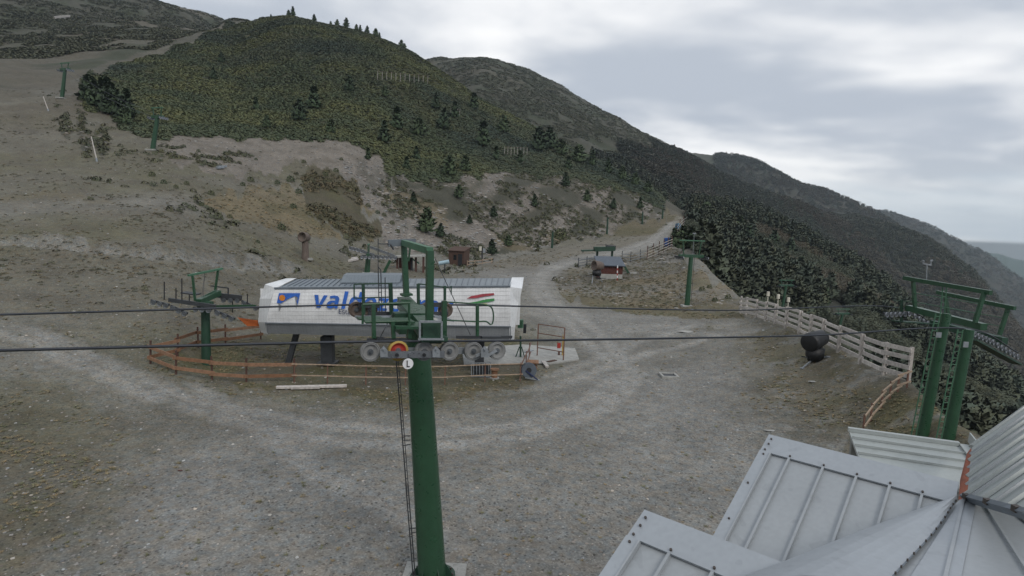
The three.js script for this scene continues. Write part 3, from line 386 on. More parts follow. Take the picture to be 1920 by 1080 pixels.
scatter('grass_tufts', 'short dry and green grass tufts on the gravel edges', 'grass', tuftGeo, leafMat(), { n: 120000, seed: 7, az: [-150, 1990], d: [8, 120], pick: (k, d, r, x, z) => { const w = { tuft: 0.5, apron: 0.5, pit: 0.9, verge: 0.9, mound: 0.6, terrace: 0.5, piste: d < 90 ? 0.3 : 0.1, gravel: fbm(x / 9 + 2, z / 9, 3) > 0.55 ? 0.02 : 0.003 }[k]; if (!w || r() > w) return 0; if (k !== 'gravel' && fbm(x / 1.7 + 4, z / 1.7, 3) < (k === 'piste' ? 0.54 : 0.50)) return 0; const s = (0.025 + 0.035 * r()) * (0.75 + d / 40); return [s * 2.4, s, s * 2.4]; }, tint: (r, k) => vary(r() < (k === 'pit' || k === 'verge' ? 0.35 : 0.55) ? [0.25, 0.20, 0.115] : [0.15, 0.15, 0.08], r, 0.4) });
scatter('slope_tussocks', 'dark grassy tussocks sprinkled over the bare ski slope', 'tussocks', shrubGeo, leafMat(), { n: 60000, seed: 8, az: [-120, 1300], d: [45, 230], pick: (k, d, r, x, z) => { const q = fbm(x / 7 + 14, z / 7, 3); const w = { piste: q > 0.54 ? 0.16 : 0.02, straw: 0.35, terrace: 0.08, mound: 0.3, heath: 0.4, bank: 0.04, slope: 0.5 }[k]; if (!w || r() > w) return 0; const s = 0.12 + 0.3 * r() * r() + d / 1100; return [s * 1.4, s * 0.9, s * 1.4]; }, tint: (r, k) => vary(r() < 0.5 ? [0.10, 0.10, 0.062] : k === 'straw' ? [0.26, 0.2, 0.11] : [0.16, 0.14, 0.095], r, 0.4) });
// single bushes and pines one can pick out
const pineGreens = [leafMat(0x42523c), leafMat(0x3b4a38), leafMat(0x4a5940)];
const trunkGeo = join([rod(V(0, -0.06, 0), V(0.01, 0.55, 0), 0.02, 0.011, 7), rod(V(0.01, 0.55, 0), V(0, 0.95, 0.01), 0.011, 0.004, 6), rod(V(0, 0.3, 0), V(0.14, 0.42, 0.03), 0.006, 0.003, 5), rod(V(0, 0.42, 0), V(-0.11, 0.52, 0.06), 0.005, 0.002, 5)]);
const pineKinds = [pineGeo(1, 0.27), pineGeo(2, 0.34), pineGeo(3, 0.42)];
function pine(p, h, v, label, group) {
  const big = h > 7.5 ? 'tall ' : h > 4.5 ? 'mid-sized ' : 'low ', wide = ['narrow ', 'even ', 'broad '][v % 3]; label = big + wide + label; const t = thing('pine_tree', label, 'tree', p, group); t.scale.set(h * (0.9 + 0.25 * h2(p.x * 7 | 0, 3)), h, h); t.rotation.y = h2(p.x * 31 | 0, p.z * 17 | 0) * 6.283;
  const a = new THREE.Mesh(trunkGeo, M.bark); a.name = 'trunk'; const b = new THREE.Mesh(pineKinds[v % 3], pineGreens[v % 3]); b.name = 'crown'; for (const m of [a, b]) { m.castShadow = m.receiveShadow = true; t.add(m); } return t;
}
for (const [px, py, hp] of [[541, 47, 10], [549, 48, 16], [589, 57, 12], [632, 67, 11], [649, 74, 17], [668, 80, 10], [675, 84, 11], [688, 88, 13], [704, 95, 14], [711, 98, 10], [752, 112, 13], [758, 115, 9], [620, 64, 7], [508, 41, 5]]) { const r = ray(px, py), a = Math.atan2(r.x, -r.z); let d = 300, best = -9; for (let q = 280; q < 470; q += 2) { const e = (H(Math.sin(a) * q, -Math.cos(a) * q) - EYE) / q; if (e > best) { best = e; d = q; } } const p = V(Math.sin(a) * d, 0, -Math.cos(a) * d); p.y = H(p.x, p.z); pine(p, hp * d / 1100, px, 'pine standing out on the skyline of the green hill', 'pines on the hill skyline'); }
for (const [px, py, hp] of [[655, 172, 28], [588, 205, 40], [562, 228, 40], [480, 206, 22], [400, 150, 20], [415, 118, 18], [722, 182, 20], [744, 244, 42], [720, 268, 40], [785, 255, 34], [817, 205, 28], [888, 205, 30], [906, 276, 48], [832, 244, 40], [852, 222, 30], [944, 250, 32], [1009, 284, 46], [1030, 280, 40], [1052, 292, 30], [842, 330, 38], [872, 322, 30], [762, 318, 24], [690, 300, 22], [975, 306, 24], [1085, 306, 34], [1110, 312, 30], [1140, 326, 28], [1166, 338, 26], [1190, 348, 24], [1214, 362, 22], [620, 250, 24], [500, 240, 22], [930, 300, 26], [1065, 318, 24], [780, 300, 26]]) { const p = G(px, py, 60); pine(p, hp * Math.hypot(p.x, p.z) / 1100, px, 'pine growing out of the green shrubs on the hillside', 'pines on the green hillside'); }
for (const [px, py, hp] of [[800, 438, 48], [826, 446, 28], [1002, 388, 24], [925, 408, 22], [922, 478, 30], [953, 462, 22], [1100, 378, 22], [1150, 392, 20], [880, 420, 18], [1060, 350, 26], [1200, 392, 22], [860, 372, 26], [775, 380, 20]]) { const p = G(px, py, 60); pine(p, hp * Math.hypot(p.x, p.z) / 1100, px, 'pine rooted in the grey scree above the road', 'pines on the scree'); }
{ const r = rng(77); for (let k = 0; k < 26; k++) { const px = 162 + 82 * r(), py = 172 + 60 * (px - 162) / 82 * 0.85 + 22 * r(), p = G(px, py, 60); pine(p, (28 + 20 * r()) * Math.hypot(p.x, p.z) / 1100, k, 'pine in the dense clump beside the ski slope', 'pine clump beside the slope'); } }
for (const [px, py, hp] of [[1263, 462, 34], [1280, 470, 46], [1296, 462, 36], [1305, 432, 38], [1322, 425, 44], [1345, 446, 34], [1362, 432, 36], [1385, 452, 44], [1402, 466, 40], [1372, 480, 34], [1421, 492, 44], [1442, 512, 44], [1470, 540, 46], [1500, 520, 36], [1520, 548, 36], [1404, 528, 40], [1425, 545, 36], [1340, 480, 30], [1360, 545, 18], [1545, 575, 34], [1450, 470, 36], [1480, 485, 36]]) { const p = G(px, py, 105); pine(p, hp * Math.hypot(p.x, p.z) / 1100, px, 'dark pine on the bank that drops to the valley', 'pines on the valley bank'); }
const bushMat = [leafMat(0x434d37), leafMat(0x4d5239)];
const bushGeo = leafCloud(150, 31, onDome, 0.085);
function bush(p, w, h, label, group) { const m = new THREE.Mesh(bushGeo, bushMat[(p.x * 10 & 1)]); m.name = numbered('bush'); m.position.copy(p); m.position.y -= 0.06; m.scale.set(w, h, w); m.castShadow = m.receiveShadow = true; m.userData = { label, category: 'bush', group }; scene.add(m); }
for (const [px, py, s] of [[1050, 447, 26], [528, 430, 15], [550, 390, 12], [690, 388, 10], [708, 400, 9], [409, 410, 16], [431, 408, 9], [378, 386, 10], [396, 365, 11], [307, 344, 10], [285, 330, 11], [350, 346, 9], [560, 362, 12], [545, 340, 14], [520, 345, 10], [610, 330, 11], [630, 322, 10], [470, 340, 12], [455, 348, 9], [483, 455, 8], [735, 420, 10], [745, 436, 10], [720, 405, 9], [330, 352, 8], [404, 300, 7], [480, 300, 6], [570, 305, 8], [345, 276, 7], [372, 285, 7], [640, 300, 7], [1316, 545, 12], [1340, 565, 11], [1365, 560, 12], [1330, 540, 10], [1385, 548, 13]]) { const p = G(px, py, 50), w = s * Math.hypot(p.x, p.z) / 1100; bush(p, w, w * 1.7, px > 1300 ? 'round dark bush on the grassy bank below the pylon' : px === 1050 ? 'large round green bush beside the road post at the scree foot' : 'small dark bush dotting the bare cut slope', px > 1300 ? 'bushes on the grassy bank' : px === 1050 ? undefined : 'bushes on the cut slope'); }
// ---------------------------------------------------------------- the near lift tower and its two ropes
const poleBase = G(811, 1086); poleBase.y = H(poleBase.x, poleBase.z);
const poleZ = -poleBase.z, YAW = 24 / R2D, TD = V(Math.cos(YAW), 0, -Math.sin(YAW)), TN = V(-Math.sin(YAW), 0, -Math.cos(YAW));   // along the rope, across it (away)
const nearRef = PZ(800, 640, poleZ - 2.35), farRef = PZ(757, 570, poleZ + 2.35);
function pl(k, px, py) { const ref = nearRef.clone().addScaledVector(TN, k * 4.7 * 0.98), r = ray(px, py), s = TN.dot(ref.clone().sub(camera.position)) / TN.dot(r); return r.multiplyScalar(s).add(camera.position); }
function sheaveGeo(r, w) { return lathe([[0.0, -w * 0.3], [r * 0.3, -w * 0.34], [r * 0.34, -w * 0.14], [r * 0.66, -w * 0.10], [r * 0.74, -w * 0.5], [r * 0.84, -w * 0.5], [r * 0.86, -w * 0.36], [r * 0.89, -w * 0.36], [r * 0.91, -w * 0.5], [r, -w * 0.5], [r * 0.985, -w * 0.2], [r * 0.93, 0], [r * 0.985, w * 0.2], [r, w * 0.5], [r * 0.76, w * 0.5], [r * 0.72, w * 0.14], [r * 0.34, w * 0.14], [r * 0.3, w * 0.34], [0, w * 0.3]], V(0, 0, 0), V(0, 1, 0), 30); }
function sheave(c, axis, r, parent, m = M.rubber, w = 0.09) { const g = sheaveGeo(r, w); g.applyQuaternion(new THREE.Quaternion().setFromUnitVectors(UPV, axis)); g.translate(c.x, c.y, c.z); part('sheave_hub', [disc(c, axis, r * 0.3, w * 0.9, 16), disc(c, axis, r * 0.13, w * 1.6, 10)], M.hub, parent); return part('sheave', [g], m, parent); }
function empty(name, parent) { const o = new THREE.Group(); o.name = name; parent.add(o); return o; }
{
  const t = thing('lift_tower', 'tall green steel lift tower with a six wheel sheave train and round white sign', 'lift tower', poleBase);
  const top = PZ(781, 600, poleZ), axis = top.clone().sub(poleBase).normalize();
  part('pole', [rod(poleBase.clone(), top, 0.335, 0.262, 32), rod(top.clone().addScaledVector(axis, -0.02), top.clone().addScaledVector(axis, 0.05), 0.36, 0.36, 24)], M.green, t);
  const fl = part('base_plate', [rod(poleBase.clone().addScaledVector(axis, 0.02), poleBase.clone().addScaledVector(axis, 0.09), 0.55, 0.55, 24), ...[0, 1, 2, 3, 4, 5].map(k => { const d = V(Math.cos(k * 1.047), 0, Math.sin(k * 1.047)); return poly([poleBase.clone().addScaledVector(d, 0.3).setY(poleBase.y + 0.42), poleBase.clone().addScaledVector(d, 0.52).setY(poleBase.y + 0.09), poleBase.clone().addScaledVector(d, 0.3).setY(poleBase.y + 0.09)], 0.02); })], M.greenDark, t);
  for (let k = 0; k < 12; k++) { const a = k * 0.5236, p = poleBase.clone().add(V(Math.cos(a) * 0.47, 0.09, Math.sin(a) * 0.47)); part('bolt', disc(p.setY(p.y + 0.04), UPV, 0.03, 0.09, 6), M.bolt, fl); }
  part('plinth', box(poleBase.clone().add(V(0.02, -0.1, 0)), 1.5, 0.24, 1.4), M.concrete, t);
  // crossarm and its end blocks
  const a0 = pl(0.02, 812, 630), a1 = pl(0.97, 757, 566); a1.y = a0.y + 0.06;
  const arm = part('crossarm', [bar(a0, a1, 0.34, 0.30), bar(lerp(a0, a1, 0.36), lerp(a0, a1, 0.64), 0.5, 0.36)], M.green, t);
  part('end_block', [box(pl(0.03, 806, 620), 0.36, 0.34, 0.3, YAW), box(pl(0.0, 811, 634), 0.5, 0.08, 0.36, YAW)], M.greenDark, arm);
  part('lifting_frame', [[[787, 603], [828, 603]], [[787, 603], [787, 636]], [[828, 603], [828, 636]], [[784, 636], [832, 636]]].map(([p, q]) => bar(pl(-0.05, ...p), pl(-0.05, ...q), 0.035)), M.galv, arm);
  // gantry above the arm
  const gan = empty('gantry', t);
  const pA0 = pl(0.88, 762, 556), pA1 = pl(0.88, 757, 455), pB0 = pl(0.22, 805, 606), pB1 = pl(0.22, 806, 470);
  part('post', [bar(pA0, pA1, 0.14, 0.13, TD), bar(lerp(pA0, pA1, 0.02), lerp(pA0, pA1, 0.06), 0.3, 0.26, TD), bar(pl(0.88, 769, 462), pl(0.88, 766, 490), 0.04)], M.green, gan);
  part('post', [bar(pB0, pB1, 0.14, 0.14, TD), bar(lerp(pB0, pB1, 0.0), lerp(pB0, pB1, 0.03), 0.3, 0.3, TD), bar(pl(0.22, 813, 489), pl(0.22, 807, 498), 0.12, 0.05)], M.green, gan);
  part('top_beam', [bar(pA1, pB1.clone(), 0.14, 0.14)], M.greenPale, gan);
  part('top_beam', [bar(pl(0.88, 728, 456), pl(0.88, 779, 454), 0.1, 0.17)], M.seam, gan);
  part('stay_wire', [rod(pl(0.22, 816, 485), pl(0, 882, 628), 0.008, 0.008, 6), rod(pl(0.5, 735, 590), pl(0, 712, 634), 0.01, 0.01, 6)], M.darkSteel, gan);
  // rods and short ladder at the head
  part('head_ladder', [rod(pl(0.6, 709, 500), pl(0.6, 711, 585), 0.012), rod(pl(0.6, 714, 506), pl(0.6, 716, 585), 0.012), rod(pl(0.6, 722, 520), pl(0.6, 723, 590), 0.012), rod(pl(0.6, 709, 448), pl(0.6, 709, 500), 0.01), rod(pl(0.6, 709, 500), pl(0.6, 714, 506), 0.012), rod(pl(0.6, 710, 457), pl(0.6, 730, 458), 0.012), rod(pl(0.6, 732, 458), pl(0.6, 738, 468), 0.02), ...[535, 548, 561, 574].map(y => rod(pl(0.6, 710, y), pl(0.6, 716, y), 0.008))], M.darkSteel, t);
  // sheave trains
  const tr = empty('sheave_train', t);
  [[694, 659], [746, 657], [795, 658], [842, 658], [887, 658], [931, 657]].forEach(([px, py], i) => { const c = pl(0, px, py); sheave(c, TN, 0.183, tr, i === 1 ? M.red : M.rubber); if (i === 1) part('sheave_tyre', lathe([[0.15, -0.05], [0.19, -0.05], [0.182, 0], [0.19, 0.05], [0.15, 0.05]], c, TN, 30), M.yellow, tr); });
  part('rocker_beam', [bar(pl(-0.03, 714, 665), pl(-0.03, 833, 664), 0.05, 0.13), bar(pl(0.03, 714, 665), pl(0.03, 833, 664), 0.03, 0.10)], M.steel, tr);
  part('rocker_beam', [bar(pl(0.03, 838, 659), pl(0.03, 915, 659), 0.04, 0.09), bar(pl(-0.03, 892, 667), pl(-0.03, 908, 662), 0.03, 0.05), bar(pl(-0.03, 912, 668), pl(-0.03, 931, 657), 0.03, 0.05), bar(pl(0.03, 757, 654), pl(0.03, 880, 654), 0.03, 0.05)], M.galv, tr);
  for (const px of [720, 818, 909]) part('pivot_bracket', [poly([pl(-0.045, px - 7, 670), pl(-0.045, px + 7, 670), pl(-0.045, px + 7, 657), pl(-0.045, px, 649), pl(-0.045, px - 7, 657)], 0.03), disc(pl(-0.05, px, 655), TN, 0.02, 0.05, 10)], M.galv, tr);
  for (const px of [744, 769, 795]) part('pivot_pin', disc(pl(-0.035, px, 665), TN, px === 769 ? 0.045 : 0.03, 0.09, 12), px === 769 ? M.steel : M.dark, tr);
  part('cable_catcher', [bar(pl(0.05, 688, 637), pl(0.05, 770, 636), 0.03, 0.05), bar(pl(0.045, 706, 635), pl(0.045, 720, 635), 0.12, 0.05)], M.darkSteel, tr);
  part('cable_catcher', [bar(pl(0.05, 856, 632), pl(0.05, 960, 632), 0.04, 0.06), bar(pl(0.045, 902, 632), pl(0.045, 938, 632), 0.13, 0.05)], M.darkSteel, tr);
  const tf = empty('sheave_train', t);
  for (const [px, py] of [[668, 580], [693, 580], [770, 581], [800, 581], [835, 581]]) sheave(pl(1, px, py), TN, 0.2, tf, M.gunBrown, 0.1);
  part('rocker_beam', [bar(pl(0.97, 672, 572), pl(0.97, 712, 572), 0.05, 0.14), bar(pl(0.97, 690, 588), pl(0.97, 840, 588), 0.05, 0.10), bar(pl(0.97, 800, 572), pl(0.97, 834, 571), 0.05, 0.12)], M.darkSteel, tf);
  // work platforms with railings
  const rail = (k, pairs, w = 0.04) => pairs.map(([a, b]) => rod(pl(k, ...a), pl(k, ...b), w / 2, w / 2, 8));
  part('platform', [bar(pl(0.12, 682, 601), pl(0.12, 772, 601), 0.5, 0.04), bar(pl(0.08, 736, 610), pl(0.08, 790, 610), 0.6, 0.05), bar(pl(0.2, 671, 597), pl(0.2, 716, 596), 0.3, 0.03)], M.green, t);
  part('railing', [rail(0.05, [[[680, 571], [767, 568]], [[680, 571], [680, 607]], [[684, 604], [766, 602]], [[767, 568], [767, 606]]], 0.045), bar(pl(0.05, 700, 571), pl(0.05, 701, 634), 0.07), bar(pl(0.05, 736, 604), pl(0.05, 738, 634), 0.07), bar(pl(0.05, 767, 606), pl(0.05, 768, 634), 0.07)].flat(), M.green, t);
  part('railing', [curve([[833, 566], [880, 569], [912, 572], [921, 576], [925, 588], [924, 604], [921, 609], [912, 603], [895, 603], [833, 600]].map(p => pl(0.05, ...p)), 0.016, 60, 6), bar(pl(0.05, 833, 564), pl(0.05, 833, 634), 0.085), bar(pl(0.05, 895, 572), pl(0.05, 895, 630), 0.055)], M.green, t);
  part('platform', [bar(pl(0.9, 668, 596), pl(0.9, 745, 595), 0.5, 0.04), bar(pl(0.9, 810, 592), pl(0.9, 846, 600), 0.5, 0.04)], M.galv, t);
  part('railing', [rail(0.92, [[[664, 533], [735, 531]], [[664, 533], [664, 560]], [[664, 559], [735, 557]], [[784, 532], [846, 540]], [[846, 536], [846, 552]]], 0.035), bar(pl(0.92, 681, 533), pl(0.92, 682, 590), 0.07), bar(pl(0.92, 732, 531), pl(0.92, 734, 590), 0.09), bar(pl(0.92, 784, 532), pl(0.92, 785, 590), 0.07), bar(pl(0.92, 834, 536), pl(0.92, 834, 590), 0.06)].flat(), M.greenDark, t);
  part('motor_box', [box(pl(0.45, 752, 594), 0.34, 0.2, 0.3, YAW), box(pl(0.3, 758, 612), 0.3, 0.26, 0.4, YAW)], M.greenDark, t);
  // ladder down the pole
  const lad = empty('ladder', t), lx = (f, o) => { const p = PZ(mix(745, 777, f) + o, mix(676, 1080, f), poleZ - 0.12 + 0.0 * f); return p; };
  part('ladder_rail', [rod(lx(0, -2), lx(0.62, -2), 0.014), rod(lx(0.57, 1.5), lx(1, 1.5), 0.014), rod(lx(0, 2), lx(0.62, 2), 0.009), rod(lx(0.57, -2.5), lx(1, -2.5), 0.014)], M.darkSteel, lad);
  for (let k = 0; k < 26; k++) part('rung', rod(lx(k / 26 + 0.01, -2.5), lx(k / 26 + 0.01, 2.5), 0.009, 0.009, 6), M.darkSteel, lad);
  for (const [f, py] of [[0.35, 817], [0.37, 825], [0.395, 833], [0.78, 990], [0.80, 998]]) part('standoff', rod(lx(f, 0), PZ(769 + (py - 817) * 0.06, py, poleZ - 0.12), 0.012, 0.012, 6), M.darkSteel, lad);
  const sg = part('sign_disc', disc(pl(-0.05, 765, 682), TN, 0.1, 0.012, 28), M.white, t), sp = (x, y) => pl(-0.053, x, y);
  part('sign_letter', [bar(sp(763.5, 676), sp(763.5, 688), 0.018, 0.006, TN), bar(sp(763, 687.5), sp(768.5, 687.5), 0.018, 0.006, TN)], M.dark, sg);
}
const rightZ = [21.4, 26.6];
function ropeThing(label, pts) { single('haul_rope', label, 'rope', [curve(pts, 0.024, 160, 7)], M.rope, pts[1]); }
{ const n0 = pl(0, 0, 657), n1 = pl(0, 690, 640.5), n2 = pl(0, 930, 639), e = PZ(1828, 619, 21.6), L = n0.clone().sub(n1); ropeThing('dark steel rope riding over the six wheel sheave train of the tall tower', [n1.clone().addScaledVector(L, 5).add(V(0, 0.9, 0)), n0.clone().addScaledVector(L, 0.6), n0, n1, lerp(n1, n2, 0.5), n2, lerp(n2, e, 0.5).add(V(0, -0.05, 0)), e, PZ(1908, 661, 24)]);
  const f0 = pl(1, 0, 590), f1 = pl(1, 668, 571.5), f2 = pl(1, 835, 571.5), g = PZ(1690, 578, 26.6), L2 = f0.clone().sub(f1); ropeThing('dark steel rope crossing in front of the white station roof lettering', [f1.clone().addScaledVector(L2, 4).add(V(0, 0.8, 0)), f0.clone().addScaledVector(L2, 0.5), f0, f1, lerp(f1, f2, 0.5), f2, lerp(f2, g, 0.5).add(V(0, -0.12, 0)), g, PZ(1755, 611, 29)]); }

// ---------------------------------------------------------------- the white lift station
{
  const Z = 32.3, S = (px, py, dz = 0) => PZ(px, py, Z + dz), gb = G(615, 700);
  const t = thing('lift_station', 'long white lift station housing on legs with blue lettering and a grey seamed roof', 'lift station', V(S(740, 650).x, gb.y, -Z - 1.6));
  const face = (pts, th, m, name, parent = t) => part(name, poly2(pts, th), m, parent);
  function poly2(pts, th) { return poly(pts, th); }
  // front wall in boards
  const fl = py => 515 + (498 - 515) * (py - 541) / (605 - 541), N = 9;
  for (let k = 0; k < N; k++) { const f0 = k / N, f1 = (k + 1) / N - 0.006, yl = f => mix(541, 605, f), yr = f => mix(538, 612, f), bow = f => -0.15 * Math.sin(Math.PI * clamp(f)) ; part('wall_board', poly3([S(fl(yl(f0)), yl(f0), bow(f0)), S(957, yr(f0), bow(f0)), S(957, yr(f1), bow(f1)), S(fl(yl(f1)), yl(f1), bow(f1))]), M.white, t); }
  function poly3(pts, th = 0.05) { const n = V(0, 0, 0).crossVectors(pts[1].clone().sub(pts[0]), pts[3].clone().sub(pts[0])).normalize(); if (n.z < 0) n.negate(); const q = pts.map(p => p.clone().addScaledVector(n, -th)), v = [], put = (...a) => a.forEach(p => v.push(p.x, p.y, p.z)); put(pts[0], pts[2], pts[1], pts[0], pts[3], pts[2]); for (let i = 0; i < 4; i++) { const j = (i + 1) % 4; put(pts[i], q[j], q[i], pts[i], pts[j], q[j]); } const g = new THREE.BufferGeometry(); g.setAttribute('position', new THREE.Float32BufferAttribute(v, 3)); g.computeVertexNormals(); return g; }
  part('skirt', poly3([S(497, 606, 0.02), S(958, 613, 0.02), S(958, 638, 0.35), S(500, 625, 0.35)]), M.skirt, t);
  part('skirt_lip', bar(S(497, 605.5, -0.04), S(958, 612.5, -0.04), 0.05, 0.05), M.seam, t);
  // roof with seams
  const r0 = px => S(px, mix(541, 537.5, (px - 515) / 442), 0.02), r1 = px => S(px + (px < 700 ? mix(38, 6, (px - 520) / 180) : mix(6, 4, (px - 700) / 257)), mix(523.5, 521.5, (px - 515) / 442), 2.0);
  const roof = part('roof', [poly([r0(517), r0(957), r1(957), r1(520)], 0.05), poly([r1(520), r1(957), r1(957).add(V(0, -0.6, -1.9)), r1(520).add(V(0, -0.6, -1.9))], 0.05)], M.roofGrey, t);
  for (let k = 0; k < 40; k++) { const px = 520 + k * 11.1, a = r0(px), b = r1(px); part('seam', bar(lerp(a, b, 0.22).add(V(0, 0.015, 0)), b.add(V(0, 0.015, 0)), 0.03, 0.04), M.seam, roof); }
  part('gutter', bar(r0(515).add(V(0, 0.02, 0.03)), r0(957).add(V(0, 0.02, 0.03)), 0.1, 0.09), M.seam, roof);
  const h0 = (px) => S(px, 530, 1.0), h1 = px => S(px + 4, 515.5, 1.3), h2_ = px => S(px + 10, 511.5, 2.3);
  const hat = part('roof_hatch', [poly([h0(638), h0(748), h1(748), h1(640)], 0.05), poly([h1(640), h1(748), h2_(748), h2_(640)], 0.05), poly([h0(638), h1(640), h2_(640), h2_(640).add(V(0, -0.5, 0))], 0.03), poly([h0(748), h1(748), h2_(748), h2_(748).add(V(0, -0.5, 0))], 0.03)], M.roofGrey, roof);
  // end caps, white and bevelled
  const cap = (name, prof) => { const v = []; for (let i = 0; i < prof.length - 1; i++) { const [a0, b0] = prof[i], [a1, b1] = prof[i + 1]; for (const p of [a0, b0, b1, a0, b1, a1]) v.push(p.x, p.y, p.z); } const g = new THREE.BufferGeometry(); g.setAttribute('position', new THREE.Float32BufferAttribute(v, 3)); g.computeVertexNormals(); const m = part(name, g, M.capTwo, t); return m; };
  M.capTwo = M.whiteCap.clone(); M.capTwo.side = THREE.DoubleSide;
  cap('end_cap', [[S(556, 521.5, 2.1), S(536, 522, 2.3)], [S(517, 540, -0.02), S(497, 533, 0.5)], [S(508, 560, -0.14), S(487, 560, 0.5)], [S(499, 604, -0.03), S(484, 604, 0.6)], [S(501, 626, 0.33), S(489, 623, 0.8)], [S(505, 624, 3.2), S(492, 622, 3.2)]]);
  cap('end_cap', [[S(960, 520, 2.1), S(982, 520, 2.4)], [S(955, 538, -0.02), S(979, 541, 0.3)], [S(955, 575, -0.16), S(972, 572, 0.3)], [S(955, 613, -0.03), S(966, 613, 0.3)], [S(955, 638, 0.33), S(964, 639, 0.7)], [S(955, 632, 3.2), S(962, 633, 3.2)]]);
  for (const [x, n, m] of [[486, 'end_wall', M.whiteCap], [966, 'end_wall', M.whiteCap]]) part(n, [bar(S(x + 6, 575, 1.1), S(x + 6, 575, 3.3), 0.2, 2.0)], m, t);
  part('back_wall', [bar(S(500, 570, 3.6), S(955, 572, 3.6), 0.1, 2.3)], M.whiteCap, t);
  part('underframe', [bar(S(505, 619, 1.5), S(948, 628, 1.5), 0.5, 0.3), bar(S(505, 617, 2.8), S(948, 626, 2.8), 0.25, 0.3), ...[540, 615, 690, 765, 840, 915].map(x => bar(S(x, 621, 0.5), S(x, 619, 3.2), 0.16, 0.16))], M.darkSteel, t);
  // legs
  const lb = G(616, 702), l0 = V(S(614, 630, 1.6).x, S(614, 630, 1.6).y, -Z - 1.6); lb.x = l0.x + 0.05; lb.z = l0.z; lb.y = H(lb.x, lb.z);
  part('leg', [bar(lb, l0, 0.62, 0.62, V(0, 0, 1)), bar(lb.clone().setY(lb.y + 0.12), lb.clone().setY(lb.y + 0.2), 1.0, 1.0, V(0, 0, 1))], M.darkSteel, t);
  { const a = S(556, 626, 1.4), b = V(S(540, 690, 1.4).x, 0, -Z - 1.4); b.y = H(b.x, b.z); part('leg', [bar(b, a, 0.28, 0.28, V(0, 0, 1))], M.darkSteel, t); }
  { const a = S(900, 640, 1.6), b = a.clone(); b.y = H(b.x, b.z) - 0.1; part('leg', [bar(b, a, 0.5, 0.5, V(0, 0, 1))], M.darkSteel, t); }
  // prints on the wall
  const font = await new FontLoader().loadAsync('fonts/droid/droid_sans_bold.typeface.json'), reg = await new FontLoader().loadAsync('fonts/droid/droid_sans_regular.typeface.json');
  const bowAt = (py, px = 740) => { const k = (px - 498) / 459, a = mix(541, 538, k), b = mix(605, 612, k); return -0.15 * Math.sin(Math.PI * clamp((py - a) / (b - a))); };
  function print(txt, f, px0, px1, py0, shear, m, name, sy = 1) { const g = new TextGeometry(txt, { font: f, size: 1, depth: 0.02, curveSegments: 5, bevelEnabled: false }); g.computeBoundingBox(); const b = g.boundingBox, a = S(px0, py0, -0.02), w = S(px1, py0, -0.02).x - a.x, s = w / (b.max.x + shear * 0.7), p = g.attributes.position; for (let i = 0; i < p.count; i++) { const x = (p.getX(i) + p.getY(i) * shear) * s, y = p.getY(i) * s * sy, pyy = py0 - y * F / Z; p.setXYZ(i, a.x + x, a.y + y - x * 0.012, -(Z + bowAt(pyy, px0 + x * F / Z) - 0.075) + p.getZ(i) * 0.6); } g.computeVertexNormals(); return part(name, g, m, t); }
  print('valdezcaray', font, 587, 852, 575, 0.16, M.blue, 'lettering', 0.93);
  print('Estación', reg, 636, 684, 587.5, 0, M.navy, 'lettering');
  const W = (pts, m, name, out = 0.03) => { const v = pts.map(([x, y]) => S(x, y, bowAt(y, x) - out - 0.04)), sh = []; for (const f of THREE.ShapeUtils.triangulateShape(pts.map(p => new THREE.Vector2(p[0], p[1])), [])) for (const i of f) sh.push(v[i].x, v[i].y, v[i].z); const g = new THREE.BufferGeometry(); g.setAttribute('position', new THREE.Float32BufferAttribute(sh, 3)); g.computeVertexNormals(); return part(name, g, m, t); };
  W([[519, 568], [523, 549.5], [563, 549.5], [558, 572], [553, 555], [541, 560], [526, 569]], M.blue, 'emblem');
  W([[553, 555], [558, 558], [556, 580]], M.greyPrint, 'emblem', 0.035); W([[522, 569], [529, 573], [523, 584]], M.greyPrint, 'emblem', 0.035);
  { const c = S(529, 558.5, bowAt(558, 529) - 0.1); part('emblem_disc', disc(c, V(0, 0, 1), 0.16, 0.012, 24), M.orangeDisc, t); }
  W([[875, 560], [884, 555], [905, 551], [926, 549.5], [927, 553], [908, 556], [892, 559]], M.redPrint, 'flag_stripe');
  W([[877, 568], [895, 565], [912, 561], [927, 559.5], [927, 564], [910, 567], [890, 569]], M.greenPrint, 'flag_stripe');
  W([[882, 570], [900, 569], [915, 569.5], [903, 573], [890, 572]], M.yellowPrint, 'flag_stripe', 0.032);
  // orange entry scoop at the far end
  const sc = S(446, 595, 1.2);
  const scoop = thing('entry_funnel', 'orange metal guide funnel sticking out of the station end', 'funnel', sc); scoop.userData.label = 'orange curved guide funnel at the end of the white station';
  part('funnel_sheet', [poly([S(446, 595, 0.9), S(460, 599, 0.9), S(486, 601.5, 0.9), S(486, 601.5, 2.2), S(460, 599, 2.2), S(446, 595, 2.2)], 0.03), poly([S(446, 595, 0.9), S(460, 599, 0.9), S(486, 602, 0.9), S(486, 611, 1.0), S(464, 611, 1.0)], 0.03)], M.orange, scoop);
}
